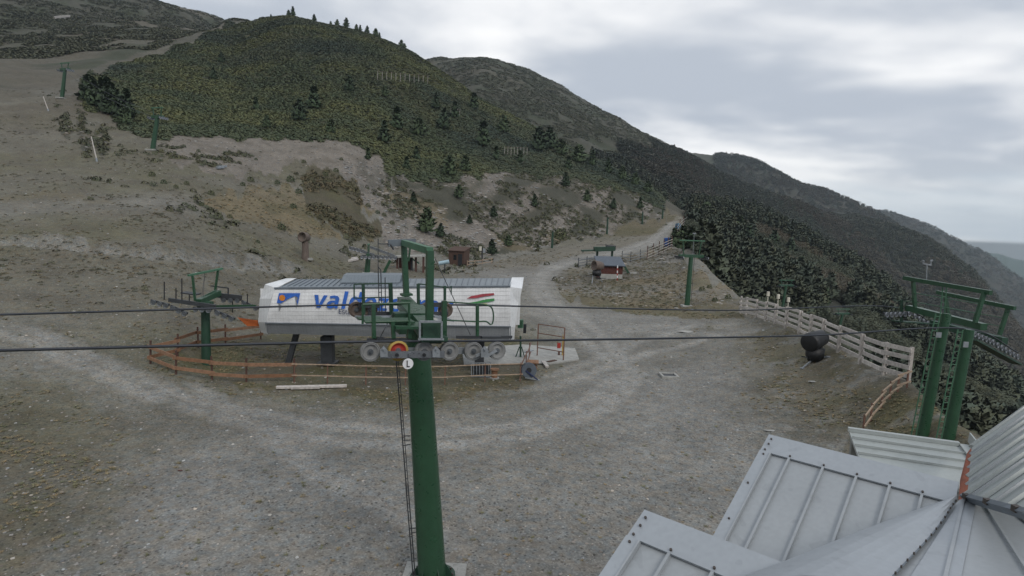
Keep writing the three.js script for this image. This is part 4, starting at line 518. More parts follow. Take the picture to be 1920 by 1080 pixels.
// ---------------------------------------------------------------- smaller lift towers
function wheelTrain(t, a, b, n, r, m = M.rubber) { const d = b.clone().sub(a).normalize(), ax = V(0, 0, 0).crossVectors(d, UPV).normalize(), s = empty('sheave_train', t); part('rocker_beam', bar(a, b, r * 0.5, r * 0.9), M.darkSteel, s); for (let k = 0; k < n; k++) sheave(lerp(a, b, (k + 0.5) / n).add(V(0, -r * 0.5, 0)).addScaledVector(ax, r * 0.6), ax, r, s, m, r * 0.5); return s; }
function smallTower(label, bp, tp, r, armW, along = V(0, 0, -1), gh = 0.9, dmin = 4, group) {
  const b = G(...bp, dmin), top = PZ(...tp, -b.z), t = thing('lift_tower', label, 'lift tower', b, group), side = V(0, 0, 0).crossVectors(along, UPV).normalize();
  part('pole', rod(b.clone().add(V(0, -0.2, 0)), top, r, r * 0.75, 16), M.green, t);
  part('plinth', box(b.clone().add(V(0, -0.05, 0)), r * 4, 0.3, r * 4), M.concrete, t);
  part('crossarm', [bar(top.clone().addScaledVector(side, -armW / 2), top.clone().addScaledVector(side, armW / 2), r * 1.1, r * 1.1)], M.green, t);
  for (const s of [-1, 1]) { const c = top.clone().addScaledVector(side, s * armW / 2).add(V(0, -r * 0.4, 0)); wheelTrain(t, c.clone().addScaledVector(along, -0.9), c.clone().addScaledVector(along, 0.9), 4, Math.max(0.17, r * 0.55), M.steel); }
  const g = empty('gantry', t), w = armW * 0.38;
  for (const s of [-1, 1]) part('post', bar(top.clone().addScaledVector(side, s * w * 0.8), top.clone().addScaledVector(side, s * w).add(V(0, gh, 0)), r * 0.3), M.green, g);
  part('top_beam', bar(top.clone().addScaledVector(side, -w * 1.35).add(V(0, gh, 0)), top.clone().addScaledVector(side, w * 1.35).add(V(0, gh, 0)), r * 0.4), M.greenPale, g);
  part('ladder', [rod(b.clone().addScaledVector(side, r * 1.5), top.clone().addScaledVector(side, r * 1.3), 0.02, 0.02, 5)], M.darkSteel, t);
  return { t, b, top, side };
}
{ const o = smallTower('green lift tower at the top corner of the bare cut slope', [286, 281], [295, 219], 0.42, 2.6, V(0.35, 0, -1).normalize(), 1.5, 60); const o2 = smallTower('faint green lift tower high on the ski slope beside the pine clump', [116, 184], [122, 130], 0.45, 3, V(0.35, 0, -1).normalize(), 1.4, 60);
  for (const s of [-1, 1]) single('hill_rope', s < 0 ? 'thin lift rope strung uphill between the two slope towers, outer strand' : 'thin lift rope strung uphill between the two slope towers, strand beside the pines', 'rope', [curve([o.top.clone().addScaledVector(o.side, s * 1.3), lerp(o.top, o2.top, 0.5).addScaledVector(o.side, s * 1.3).add(V(0, -0.9, 0)), o2.top.clone().addScaledVector(o2.side, s * 1.3)], 0.03, 30, 5)], M.rope, lerp(o.top, o2.top, 0.5)); }
{ const o = smallTower('green lift tower on the grassy bank below the red hut', [1288, 574], [1296, 480], 0.27, 2.6, V(-0.2, 0, -1).normalize(), 1.5); const c = o.top.clone().add(V(0.15, 2.2, 0)); part('sensor', [rod(o.top.clone().add(V(0.15, 0.2, 0)), c, 0.02, 0.02, 6), box(c, 0.3, 0.12, 0.12)], M.galv, o.t); }
smallTower('green lift tower behind the pale board fence on the valley bank', [1462, 606, 60], [1474, 535], 0.36, 4.0, V(-0.3, 0, -1).normalize(), 1.2, 62);
smallTower('green lift tower rising out of the shrubs below the pale board fence', [1566, 646, 56], [1580, 588], 0.32, 3.6, V(-0.3, 0, -1).normalize(), 1.0, 56);

// left tower with its broad crossarms
{
  const b = G(387, 683), Z = -b.z, S = (x, y, dz = 0) => PZ(x, y, Z + dz), t = thing('lift_tower', 'short green lift tower with wide open sheave arms inside the orange fence', 'lift tower', b), top = S(385, 575);
  part('pole', rod(b.clone().add(V(0, -0.1, 0)), top, 0.24, 0.21, 24), M.greenDark, t);
  part('crossarm', [bar(S(372, 566, -0.5), S(410, 549, 1.6), 0.3, 0.28), poly([S(372, 560, -0.3), S(405, 543, 1.2), S(408, 552, 1.2), S(372, 572, -0.3)], 0.06), box(S(385, 571), 0.6, 0.3, 0.6)], M.green, t);
  const g = empty('gantry', t); part('post', bar(S(366, 564, -0.4), S(361, 517, -0.4), 0.1), M.green, g); part('post', bar(S(403, 548, 1.4), S(409, 506, 1.4), 0.1), M.green, g); part('top_beam', bar(S(353, 516.5, -0.6), S(417, 503.5, 1.7), 0.12, 0.1), M.greenPale, g); part('wires', [rod(S(384, 511, 0.5), S(378, 560), 0.01, 0.01, 5), rod(S(384, 511, 0.5), S(381, 560), 0.01, 0.01, 5)], M.darkSteel, g);
  const T = (a, b2, n, dz) => wheelTrain(t, S(...a, dz), S(...b2, dz), n, 0.13, M.hub);
  part('long_beam', bar(S(317, 562, -0.7), S(404, 575, -0.7), 0.16, 0.2), M.darkSteel, t); part('long_beam', bar(S(405, 553, 1.8), S(453, 558, 1.8), 0.16, 0.26), M.darkSteel, t); part('long_beam', bar(S(405, 574, 1.2), S(480, 573, 1.2), 0.1, 0.1), M.green, t);
  T([283, 563], [318, 572], 3, -0.7); T([320, 573], [352, 588], 3, -0.7); T([362, 577], [398, 580], 3, -0.7); T([402, 582], [441, 598], 3, -0.7); T([414, 560], [452, 562], 3, 1.8); T([453, 564], [486, 578], 3, 1.8);
  for (const [x, y0, y1] of [[308, 528, 562], [330, 540, 566], [341, 522, 566], [464, 551, 575], [436, 560, 586], [355, 552, 572]]) part('rail_post', rod(S(x, y0, x > 400 ? 1.8 : -0.7), S(x, y1, x > 400 ? 1.8 : -0.7), 0.028, 0.028, 6), M.dark, t);
  part('platform', [bar(S(344, 548, 0.4), S(372, 552, 0.4), 0.6, 0.06), bar(S(395, 536, 1.8), S(428, 540, 1.8), 0.06, 0.06), bar(S(428, 540, 1.8), S(428, 560, 1.8), 0.06, 0.06)], M.darkSteel, t);
}
// twin tower at the plaza's rim
{
  const b1 = G(1727, 824, 12), b2 = G(1775, 832, 12), z1 = -b1.z, z2 = -b2.z, t = thing('twin_lift_tower', 'pair of tall green lift poles joined by crossarms behind the metal roof', 'lift tower', b1);
  const t1 = PZ(1775, 588, z1), t2 = PZ(1818, 618, z2);
  const tops = [t1, t2]; [b1, b2].forEach((b, i) => { part('pole', rod(b.clone().add(V(0, -0.4, 0)), tops[i], 0.185, 0.14, 24), M.green, t); const l = empty('ladder', t), d = V(-0.27, 0, 0.08); part('ladder_rail', [rod(b.clone().add(d), tops[i].clone().add(d), 0.02, 0.02, 6)], M.greenPale, l); part('ladder_rail', [rod(b.clone().add(d).add(V(-0.16, 0, 0)), tops[i].clone().add(d).add(V(-0.16, 0, 0)), 0.02, 0.02, 6)], M.greenPale, l); for (let k = 0; k < 18; k++) { const p = lerp(b, tops[i], (k + 0.6) / 18).add(d); part('rung', rod(p, p.clone().add(V(-0.16, 0, 0)), 0.015, 0.015, 5), M.greenPale, l); } });
  part('crossarm', [bar(PZ(1702, 577, 26), PZ(1845, 613, 22), 0.24, 0.24)], M.green, t); part('crossarm', [bar(PZ(1748, 606, 28), PZ(1884, 640, 24.4), 0.28, 0.28)], M.greenDark, t);
  for (const [a, b, c, d, e, f] of [[[1695, 521, 26], [1858, 549, 22], [1712, 524, 25.6], [1716, 580, 25.6], [1846, 547, 22.2], [1828, 605, 22.2]], [[1757, 548, 28], [1903, 578, 24.4], [1772, 551, 27.6], [1780, 608, 27.6], [1891, 576, 24.7], [1874, 628, 24.7]]]) { const g = empty('gantry', t); part('top_beam', bar(PZ(...a), PZ(...b), 0.13, 0.16), M.green, g); part('post', bar(PZ(...c), PZ(...d), 0.12, 0.12), M.green, g); part('post', bar(PZ(...e), PZ(...f), 0.12, 0.12), M.green, g); part('guard_wire', rod(lerp(PZ(...c), PZ(...d), 0.45), lerp(PZ(...e), PZ(...f), 0.4), 0.014, 0.014, 6), M.greenPale, g); part('guard_wire', rod(lerp(PZ(...c), PZ(...d), 0.75), lerp(PZ(...e), PZ(...f), 0.7), 0.014, 0.014, 6), M.greenPale, g); }
  wheelTrain(t, PZ(1656, 588, 25.4), PZ(1706, 586, 26.2), 6, 0.11, M.steel); wheelTrain(t, PZ(1708, 588, 26.2), PZ(1756, 614, 28.8), 6, 0.11, M.steel); wheelTrain(t, PZ(1820, 622, 21.6), PZ(1862, 640, 22.8), 6, 0.11, M.steel); wheelTrain(t, PZ(1863, 642, 22.8), PZ(1908, 668, 24.2), 6, 0.11, M.steel);
  part('walkway', [bar(PZ(1820, 636, 21.4), PZ(1905, 682, 24), 0.4, 0.05)], M.greenDark, t); part('walkway', [bar(PZ(1680, 602, 26), PZ(1740, 606, 27.5), 0.4, 0.05)], M.greenDark, t);
  part('rail_post', bar(PZ(1690, 562, 26), PZ(1690, 604, 26), 0.09), M.greenDark, t); part('handrail', rod(PZ(1676, 563, 26), PZ(1712, 566, 26), 0.02), M.greenDark, t); part('handrail', rod(PZ(1676, 577, 26), PZ(1712, 578, 26), 0.02), M.greenDark, t);
  part('head_ladder', [rod(PZ(1768, 535, 24), PZ(1762, 600, 24), 0.02), rod(PZ(1775, 535, 24), PZ(1770, 600, 24), 0.02), ...[545, 556, 567, 578, 589].map(y => rod(PZ(1767 - (y - 535) * 0.09, y, 24), PZ(1774 - (y - 535) * 0.09, y, 24), 0.014))], M.greenPale, t);
  part('number_plate', box(PZ(1760, 628, z1 - 0.34), 0.18, 0.18, 0.02), M.galv, t); part('number_plate', box(PZ(1811, 646, z2 - 0.34), 0.16, 0.18, 0.02), M.galv, t);
  const an = empty('wind_sensor', t); part('mast', rod(PZ(1737, 527, 25), PZ(1738, 497, 25), 0.022, 0.022, 8), M.galv, an); part('sensor_arm', bar(PZ(1730, 494, 25), PZ(1746, 497, 25), 0.05), M.galv, an); part('cup', rod(PZ(1731, 495, 25), PZ(1731, 488, 25), 0.03, 0.05, 8), M.galv, an); part('vane', [rod(PZ(1745, 497, 25), PZ(1746, 489, 25), 0.025), bar(PZ(1744, 489, 25), PZ(1749, 488, 25), 0.03, 0.06)], M.galv, an);
}

// ---------------------------------------------------------------- fences and rails
function fence(name, label, pts, { h, rails, rw = 0.035, rh = 0.12, pw = 0.09, boardM, postM, lift = 0, jitter = 0, over = 0.12, dmin = 4 }) {
  const base = pts.map(p => p.isVector3 ? p : G(...p, dmin)), t = thing(name, label, 'fence', base[0]), r = rng(Math.round(pts.length * 97 + rails * 13));
  base.forEach(p => part('post', bar(p.clone().add(V(0, -0.15, 0)), p.clone().add(V((r() - 0.5) * jitter, h + over, (r() - 0.5) * jitter)), pw, pw, V(0, 0, 1)), postM, t));
  for (let i = 0; i < base.length - 1; i++) for (let k = 0; k < rails; k++) { const y = h * (1 - k / Math.max(1, rails - 0.25)) - rh / 2 + (i % 2) * lift, a = base[i], b = base[i + 1], d = b.clone().sub(a).setY(0).normalize(), n = V(d.z, 0, -d.x).multiplyScalar(i % 2 ? pw / 2 + rw : pw / 2 + rw * 0.5); if (n.z < 0) n.negate(); part(rails > 2 ? 'board' : 'rail', bar(a.clone().add(n).add(V(0, y + (r() - 0.5) * jitter, 0)).addScaledVector(d, -0.12), b.clone().add(n).add(V(0, y + (r() - 0.5) * jitter, 0)).addScaledVector(d, 0.12), rw, rh), Array.isArray(boardM) ? boardM[(r() * boardM.length) | 0] : boardM, t); }
  return t;
}
fence('board_fence', 'weathered pale wooden board fence along the drop above the valley', [[1388, 588], [1399, 591], [1417, 596], [1434, 602], [1452, 608], [1472, 615], [1497, 625], [1517, 634], [1540, 645], [1570, 661], [1611, 682], [1656, 703], [1703, 716]], { h: 1.42, rails: 4, rw: 0.05, rh: 0.19, pw: 0.12, boardM: [M.paleWood, M.paleWood2], postM: M.paleWood2, lift: 0.1, jitter: 0.05 });
fence('orange_fence', 'orange brown plank fence looping round the short green tower', [[552, 716], [462, 716], [398, 712], [330, 702], [282, 682], [333, 668], [372, 652], [423, 645], [489, 636]], { h: 0.95, rails: 2, rw: 0.04, rh: 0.17, pw: 0.07, boardM: [M.orangeWood, M.orangeWoodPale], postM: M.post, jitter: 0.08, over: 0.25 });
fence('pipe_railing', 'thin two-pipe railing in front of the white station', [[552, 718], [614, 719], [686, 721], [760, 722], [834, 721], [909, 717], [975, 715]], { h: 1.0, rails: 2, rw: 0.045, rh: 0.05, pw: 0.055, boardM: M.tanWood, postM: M.brownMetal, over: 0.02 });
fence('handrail', 'low brown handrail dropping from the board fence to the metal roof', [[1618, 812], [1632, 790], [1652, 765], [1668, 748], [1683, 735], [1700, 727]], { h: 0.75, rails: 2, rw: 0.05, rh: 0.06, pw: 0.06, boardM: M.tanWood, postM: M.brownMetal, over: 0 });
fence('corner_railing', 'short brown railing joining the pipe railing to the concrete pad', [[975, 715], [986, 690], [992, 672]], { h: 1.0, rails: 2, rw: 0.05, rh: 0.06, pw: 0.06, boardM: M.brownMetal, postM: M.brownMetal, over: 0 });
fence('net_fence', 'tall post fence on the edge beside the red hut and blue pad', [[1213, 487], [1224, 482], [1235, 477], [1244, 473], [1252, 469], [1259, 466]], { h: 1.8, rails: 4, rw: 0.03, rh: 0.1, pw: 0.12, boardM: M.paleWood2, postM: M.post, over: 0.6 });
fence('net_fence', 'tall post fence beside the far bend of the road', [[1268, 442], [1274, 432], [1281, 425], [1287, 420], [1293, 415]], { h: 1.9, rails: 3, rw: 0.03, rh: 0.08, pw: 0.13, boardM: M.paleWood2, postM: M.post, over: 0.8 });
fence('hut_railing', 'dark three-rail fence beside the red hut and the road', [[1084, 502], [1100, 499], [1118, 497]], { h: 1.2, rails: 3, rw: 0.05, rh: 0.07, pw: 0.1, boardM: M.slate, postM: M.dark, over: 0.4 });
fence('queue_fence', 'low lilac grey railing behind the red hut', [[1166, 490], [1182, 492], [1200, 487], [1213, 484]], { h: 1.3, rails: 3, rw: 0.05, rh: 0.08, pw: 0.09, boardM: M.galv, postM: M.darkSteel, over: 0.5 });
fence('rail_fence', 'pale wooden rails beside the brown shed', [[876, 500], [890, 499], [904, 497], [922, 494]], { h: 0.9, rails: 2, rw: 0.05, rh: 0.12, pw: 0.1, boardM: M.tanWood, postM: M.tanWood });
for (const [label, a, b, n, hh] of [['row of grey snow fence posts high on the green hill', [708, 150], [802, 157], 12, 3], ['row of grey snow fence posts low on the green hill by tall pines', [946, 291], [988, 292], 8, 2.6], ['short row of snow fence posts near the hill crest pines', [845, 216], [862, 219], 5, 2.6]]) { const p = []; for (let k = 0; k < n; k++) p.push(G(mix(a[0], b[0], k / (n - 1)), mix(a[1], b[1], k / (n - 1)), 120)); fence('snow_fence', label, p, { h: hh, rails: 1, rw: 0.05, rh: 0.04, pw: 0.11, boardM: M.brownMetal, postM: M.paleWood2, over: 0.1 }); }
fence('road_barrier', 'reddish and white road barrier on the lower road behind the board fence', [[1500, 612, 62], [1522, 613, 62], [1545, 612, 62], [1568, 611, 62]], { h: 1.4, rails: 4, rw: 0.05, rh: 0.1, pw: 0.2, boardM: [M.paleWood, M.brownMetal], postM: M.paleWood, over: 0.1, dmin: 66 });

// ---------------------------------------------------------------- round the station
{ const a = [[866, 655], [980, 648], [1035, 652], [1078, 655], [1086, 676], [1030, 684], [960, 680], [870, 686]].map(p => G(...p).add(V(0, 0.09, 0))); single('concrete_pad', 'pale concrete loading pad at the open end of the station', 'pad', poly(a, 0.25), M.concrete, a[0]); }
{ const b = G(976, 672), Z = -b.z, S = (x, y, dz = 0) => PZ(x, y, Z + dz), t = thing('control_box', 'green control cabinet on a braced stand at the station corner', 'cabinet', b);
  part('stand', [bar(b.clone().add(V(0, 0.05, 0)), S(976, 630), 0.12), bar(S(966, 675).setY(b.y), S(974, 650), 0.06), bar(S(984, 676).setY(b.y), S(978, 650), 0.06), bar(S(973, 562), S(973, 600), 0.1)], M.greenDark, t); part('cabinet', box(S(976, 607), 0.34, 0.5, 0.3), M.greenPale, t); part('cabinet', box(S(984, 616, 0.1), 0.18, 0.55, 0.25), M.dark, t); part('cabinet_door', box(S(975, 607, -0.17), 0.28, 0.42, 0.03), M.green, t); }
{ const b0 = G(1007, 669), b1 = G(1056, 678), t = thing('gate_frame', 'brown pipe gate frame standing on the concrete pad', 'gate', b0), u = y => V(0, y, 0); const tp = PZ(1053, 614, -b1.z).y - b1.y;
  for (const b of [b0, b1]) part('post', bar(b, b.clone().add(u(tp)), 0.07, 0.07, V(0, 0, 1)), M.brownMetal, t); for (const f of [0.99, 0.72, 0.28]) part('rail', bar(b0.clone().add(u(tp * f)), b1.clone().add(u(tp * f)), 0.05), M.brownMetal, t); }
{ const b = G(1050, 668), Z = -b.z, S = (x, y) => PZ(x, y, Z), t = thing('safety_panel', 'yellow and red padded safety panel beside the gate frame', 'panel', b); part('pad', poly([S(1055, 625), S(1058, 636), S(1058, 668), S(1053, 668)], 0.1), M.yellow, t); part('pad', box(S(1048, 648), 0.22, 0.34, 0.1), M.red, t); part('foot', box(S(1048, 663), 0.12, 0.3, 0.1), M.post, t); }
{ const b = G(905, 708), Z = -b.z, S = (x, y, d = 0) => PZ(x, y, Z + d), t = thing('grille_crate', 'galvanised barred crate leaning behind the pipe railing', 'crate', b); part('frame', [bar(S(884, 681), S(920, 680), 0.05), bar(S(884, 705), S(919, 706), 0.05), bar(S(884, 681), S(884, 705), 0.05), bar(S(920, 680), S(919, 706), 0.05)], M.galv, t); for (let k = 0; k < 6; k++) part('bar', bar(S(888 + k * 5.6, 682), S(888 + k * 5.6, 705), 0.07, 0.03), M.galv, t); part('tray', bar(S(884, 706, 0.3), S(919, 707, 0.3), 0.6, 0.08), M.slate, t); part('back', bar(S(886, 693, 0.1), S(918, 693, 0.1), 0.03, 0.6), M.darkSteel, t); }
{ const b = G(927, 710), t = thing('cable_spool', 'small orange wooden cable spool beside the barred crate', 'spool', b); part('flange', disc(b.clone().add(V(0, 0.04, 0)), UPV, 0.26, 0.07), M.concrete, t); part('flange', disc(b.clone().add(V(0, 0.52, 0)), UPV, 0.24, 0.07), M.orangeWoodPale, t); part('core', disc(b.clone().add(V(0, 0.28, 0)), UPV, 0.16, 0.42), M.orangeWood, t); }
{ const b = G(992, 712), Z = -b.z, S = (x, y, d = 0) => PZ(x, y, Z + d), t = thing('belt_roll', 'dark rolled rubber belt leaning at the railing corner', 'roll', b); part('roll', disc(S(991, 694), V(0.25, 0.15, 1).normalize(), 0.42, 0.25, 30), M.slate, t); part('roll_core', disc(S(991, 694, -0.06), V(0.25, 0.15, 1).normalize(), 0.14, 0.22, 20), M.dark, t); part('prop', bar(S(986, 695, -0.2), S(1008, 712, -0.2), 0.06), M.navy, t); part('prop', bar(S(985, 708, -0.2), S(1012, 713, -0.2), 0.06), M.galv, t); }
{ const b = G(1002, 690), Z = -b.z, S = (x, y, d = 0) => PZ(x, y, Z + d); const t = thing('timber_box', 'broken orange timber box on the rubble beside the rolled belt', 'box', b); part('panel', poly([S(990, 674, 0), S(1010, 675, 0), S(1010, 681, -0.4), S(988, 680, -0.4)], 0.06), M.orangeWoodPale, t); part('panel', bar(S(1002, 683, -0.1), S(1012, 703, -0.2), 0.05, 0.12), M.orangeWoodPale, t); part('panel', bar(S(1002, 694, -0.2), S(1014, 696, -0.2), 0.12, 0.1), M.tanWood, t); part('panel', bar(S(992, 684, 0.2), S(1006, 689, 0.2), 0.1, 0.3), M.brownWood, t); }
for (const [a, b, m, label] of [[[1018, 681], [1026, 691], M.paleWood2, 'grey timber offcut lying on the gravel at the pad edge'], [[1027, 682], [1042, 679], M.brownWood, 'brown stick of scrap along the concrete pad edge'], [[518, 730], [650, 727], M.paleWood, 'long pale plank lying on the grass before the orange fence'], [[546, 731], [600, 730], M.paleWood2, 'shorter grey plank under the long pale plank'], [[985, 664], [998, 660], M.galv, 'short metal strip on the concrete pad']]) { const p = G(...a), q = G(...b); p.y += 0.1; q.y += 0.1; single('plank', label, 'plank', bar(p, q, 0.22, 0.1), m, p); }
{ const c = G(1254, 706), t = thing('manhole', 'square manhole with a pale rim in the gravel plaza', 'manhole', c); for (const [x, z, w, d] of [[0, -0.42, 0.96, 0.12], [0, 0.42, 0.96, 0.12], [-0.42, 0, 0.12, 0.72], [0.42, 0, 0.12, 0.72]]) part('rim', box(c.clone().add(V(x, 0.05, z)), w, 0.14, d), M.concrete, t); part('cover', box(c.clone().add(V(0, 0.03, 0)), 0.72, 0.08, 0.72), M.darkSteel, t); }
for (const [px, py, s, label] of [[338, 883, 0.11, 'dark reddish stone lying in the plaza gravel'], [1525, 716, 0.35, 'flat grey slab in the grass before the board fence'], [1443, 808, 0.28, 'pale flat stone near the roof corner'], [1290, 622, 0.9, 'broad pale flat patch of rock in the gravel below the mound'], [905, 690, 0.2, 'grey stone under the station railing']]) { const p = G(px, py), g = stoneGeo(px, 0.3); g.scale(s * 1.6, s * 0.5, s); g.translate(p.x, p.y + 0.02, p.z); single('stone', label, 'stone', g, px === 338 ? M.redWood : M.concrete, p); }

// ---------------------------------------------------------------- snow guns
{ const b = G(1530, 676), Z = -b.z, S = (x, y, d = 0) => PZ(x, y, Z + d), t = thing('snow_gun', 'black tarpaulin covered snow gun standing before the board fence', 'snow gun', b), ax = V(0.75, 0.12, -0.6).normalize(), c = S(1524, 640);
  part('covered_barrel', lathe([[0, -0.5], [0.44, -0.48], [0.52, -0.36], [0.53, 0.1], [0.47, 0.6], [0.44, 1.0], [0.34, 1.06], [0, 1.08]], c, ax, 20), M.tarp, t); for (const k of [-0.32, 0.15, 0.55]) part('strap', lathe([[0.525 - Math.max(0, k) * 0.12, -0.03], [0.545 - Math.max(0, k) * 0.12, 0], [0.525 - Math.max(0, k) * 0.12, 0.03]], c.clone().addScaledVector(ax, k), ax, 20), M.tarpStrap, t);
  part('covered_body', lathe([[0, -0.5], [0.34, -0.45], [0.48, -0.15], [0.5, 0.3], [0, 0.3]], S(1528, 662), UPV, 18), M.tarp, t);
  for (const [x, y, d] of [[1505, 682, -0.5], [1552, 680, -0.3], [1532, 672, 0.8]]) { const f = S(x, y, d); f.y = H(f.x, f.z); part('leg', bar(S(1528, 671), f.clone().add(V(0, 0.03, 0)), 0.07), M.galv, t); part('foot', disc(f.clone().add(V(0, 0.03, 0)), UPV, 0.12, 0.05, 12), M.galv, t); } part('tow_frame', [bar(S(1503, 668, -0.2), S(1530, 675, 0), 0.06), bar(S(1530, 675, 0), S(1556, 668, 0.4), 0.06)], M.darkSteel, t); }
{ const b = G(573, 487), Z = -b.z, S = (x, y) => PZ(x, y, Z), t = thing('snow_gun', 'brown fan snow gun on a thick post at the foot of the slope', 'snow gun', b); part('post', [rod(b.clone().add(V(0, -0.2, 0)), S(572, 452), 0.44, 0.36, 16)], M.gunBrown, t); part('barrel', lathe([[0, -0.5], [0.5, -0.5], [0.6, -0.1], [0.62, 0.5], [0.5, 0.52], [0.46, 0.2], [0, 0.15]], S(571, 445), V(-0.3, 0.1, 1).normalize(), 20), M.gunBrown, t); part('foot', box(b.clone().add(V(0.5, 0.1, 0)), 0.6, 0.25, 0.5), M.concrete, t); part('bracket', box(S(576, 447), 0.3, 0.5, 0.4), M.darkSteel, t); }
{ const b = G(1118, 531), Z = -b.z, S = (x, y, d = 0) => PZ(x, y, Z + d), t = thing('snow_gun', 'grey brown snow gun on legs in front of the red hut', 'snow gun', b), ax = V(-0.8, 0.05, 0.5).normalize(); part('barrel', lathe([[0, -0.9], [0.5, -0.85], [0.62, -0.3], [0.66, 0.45], [0.55, 0.5], [0.45, 0.2], [0, 0.1]], S(1119, 498), ax, 20), M.gunBrown, t); part('covered_body', lathe([[0, -0.4], [0.5, -0.38], [0.62, 0], [0.5, 0.4], [0, 0.42]], S(1119, 512), UPV, 16), M.tarp, t); part('leg', bar(S(1112, 516), S(1110, 531, -0.6).setY(H(S(1110, 531, -0.6).x, S(1110, 531, -0.6).z)), 0.09), M.galv, t); part('leg', bar(S(1124, 516), S(1130, 521, 0.3).setY(H(S(1130, 521, 0.3).x, S(1130, 521, 0.3).z)), 0.09), M.galv, t); part('tow_bar', bar(S(1118, 521), S(1136, 522), 0.08), M.darkSteel, t); }

// ---------------------------------------------------------------- huts and the lifts beyond
function hut(label, bpx, w, d, h, turn, wallM, roofM, overhang, pitch, dmin = 4) {
  const b = G(...bpx, dmin), t = thing('hut', label, 'hut', b), wall = empty('wall', t);
  t.rotation.y = turn; const o = (x, y, z) => b.clone().add(V(x, y, z)), hh = y => h + pitch * y / d, nB = Math.round(w / 0.3);
  for (let k = 0; k < nB; k++) { const x = -w / 2 + (k + 0.5) * w / nB; part('plank', box(o(x, hh(-d / 2) / 2, d / 2), w / nB - 0.02, hh(-d / 2), 0.06), wallM, wall); }
  const sideW = x => poly([o(x, 0, d / 2), o(x, hh(-d / 2), d / 2), o(x, hh(d / 2), -d / 2), o(x, 0, -d / 2)], 0.06); part('side_wall', sideW(-w / 2), wallM, wall); part('side_wall', sideW(w / 2), wallM, wall); part('back_wall', box(o(0, hh(d / 2) / 2, -d / 2), w, hh(d / 2), 0.06), wallM, wall);
  part('roof', poly([o(-w / 2 - overhang, hh(-d / 2) - 0.06, d / 2 + overhang), o(w / 2 + overhang, hh(-d / 2) - 0.06, d / 2 + overhang), o(w / 2 + overhang, hh(d / 2) + 0.12, -d / 2 - overhang), o(-w / 2 - overhang, hh(d / 2) + 0.12, -d / 2 - overhang)], -0.12), roofM, t);
  return { t, b, o };
}
{ const { t, o } = hut('dark red wooden hut with a grey sloping roof beside the road', [1141, 521], 3.1, 2.8, 2.25, 0.05, M.redWood, M.slate, 0.35, 0.9); part('plinth', box(o(0.1, 0.25, 1.46), 3.0, 0.8, 0.1), M.concrete, t); }
{ const { t, o } = hut('small brown plank shed with a dark doorway at the scree foot', [860, 497], 2.6, 2.2, 2.5, -0.35, M.brownWood, M.brownWood, 0.2, 0.4); part('door', box(o(0.75, 0.95, 1.14), 0.7, 1.8, 0.06), M.dark, t); part('window', box(o(-0.15, 1.3, 1.14), 0.5, 0.8, 0.05), M.window, t); }
{ const b = G(798, 512), Z = -b.z, S = (x, y, d = 0) => PZ(x, y, Z + d), t = thing('lift_shelter', 'open brown shelter with a pale flat roof behind the station', 'shelter', b); part('roof', bar(S(742, 481), S(796, 479.5), 2.4, 0.22), M.concrete, t); part('wall', [bar(S(748, 496, 1), S(772, 496, 1), 0.1, 2.2)], M.redWood, t); for (const x of [745, 772, 780, 794]) { const p = S(x, 500), q = S(x, 482); p.y = H(p.x, p.z); part('post', bar(p, q, 0.25, 0.25, V(0, 0, 1)), x === 772 ? M.dark : M.post, t); } part('diagonal_brace', bar(S(765, 480), S(786, 494), 0.18), M.greenPale, t); }
{ const o = smallTower('green lift tower with crowded sheave arms just behind the station roof', [688, 512], [691, 478], 0.36, 2.2, V(1, 0, -0.15).normalize(), 1.3); const S = (x, y) => PZ(x, y, -o.b.z); part('long_beam', bar(S(660, 466), S(702, 478), 0.25, 0.3), M.steel, o.t); part('long_beam', bar(S(694, 463), S(740, 480), 0.25, 0.3), M.steel, o.t); wheelTrain(o.t, S(655, 463), S(682, 470), 4, 0.24, M.steel); wheelTrain(o.t, S(705, 480), S(745, 482), 5, 0.24, M.steel); part('diagonal_strut', bar(S(717, 512).setY(H(S(717, 512).x, S(717, 512).z)), S(732, 488), 0.32), M.green, o.t); }
{ const b = G(834, 512), S = (x, y) => PZ(x, y, -b.z), t = thing('tank_post', 'pale blue cylinder on a thin post beside the brown shed', 'tank', b); part('post', bar(b, S(834, 494), 0.18), M.darkSteel, t); part('cylinder', [rod(S(823, 494), S(842, 490.5), 0.28, 0.28, 16)], M.cyl, t); }
{ const b = G(904, 492), S = (x, y) => PZ(x, y, -b.z), t = thing('lamp_post', 'dark lamp post with pale heads beside the small shed', 'lamp post', b); part('post', bar(b, S(904, 464), 0.22), M.dark, t); part('lamp_head', box(S(901, 466), 0.4, 0.7, 0.4), M.lampHead, t); part('lamp_head', box(S(908, 470), 0.4, 0.7, 0.4), M.galv, t); }
{ const b = G(1122, 500), Z = -b.z + 9, S = (x, y, d = 0) => PZ(x, y, Z + d), p0 = S(1125, 480); p0.y = H(p0.x, p0.z); const t = thing('bullwheel_lift', 'green lift drive frame raised on posts behind the red hut', 'lift', p0); part('frame', [bar(S(1090, 470), S(1115, 469), 1.4, 0.25), bar(S(1114, 467), S(1152, 466), 2.2, 0.75)], M.greenDark, t); part('machine', box(S(1145, 464), 1.6, 0.7, 1.2), M.darkSteel, t); part('rail', [bar(S(1118, 459), S(1150, 459), 0.06), bar(S(1136, 457), S(1136, 466), 0.08)], M.darkSteel, t); for (const x of [1120, 1148]) { const q = S(x, 470), g = q.clone(); g.y = H(g.x, g.z); part('leg', bar(g, q, 0.35, 0.35, V(0, 0, 1)), M.greenDark, t); } part('teeth', [1093, 1098, 1103, 1108, 1113].map(x => bar(S(x, 470), S(x, 474), 0.12)).slice(0, 1), M.dark, t); }
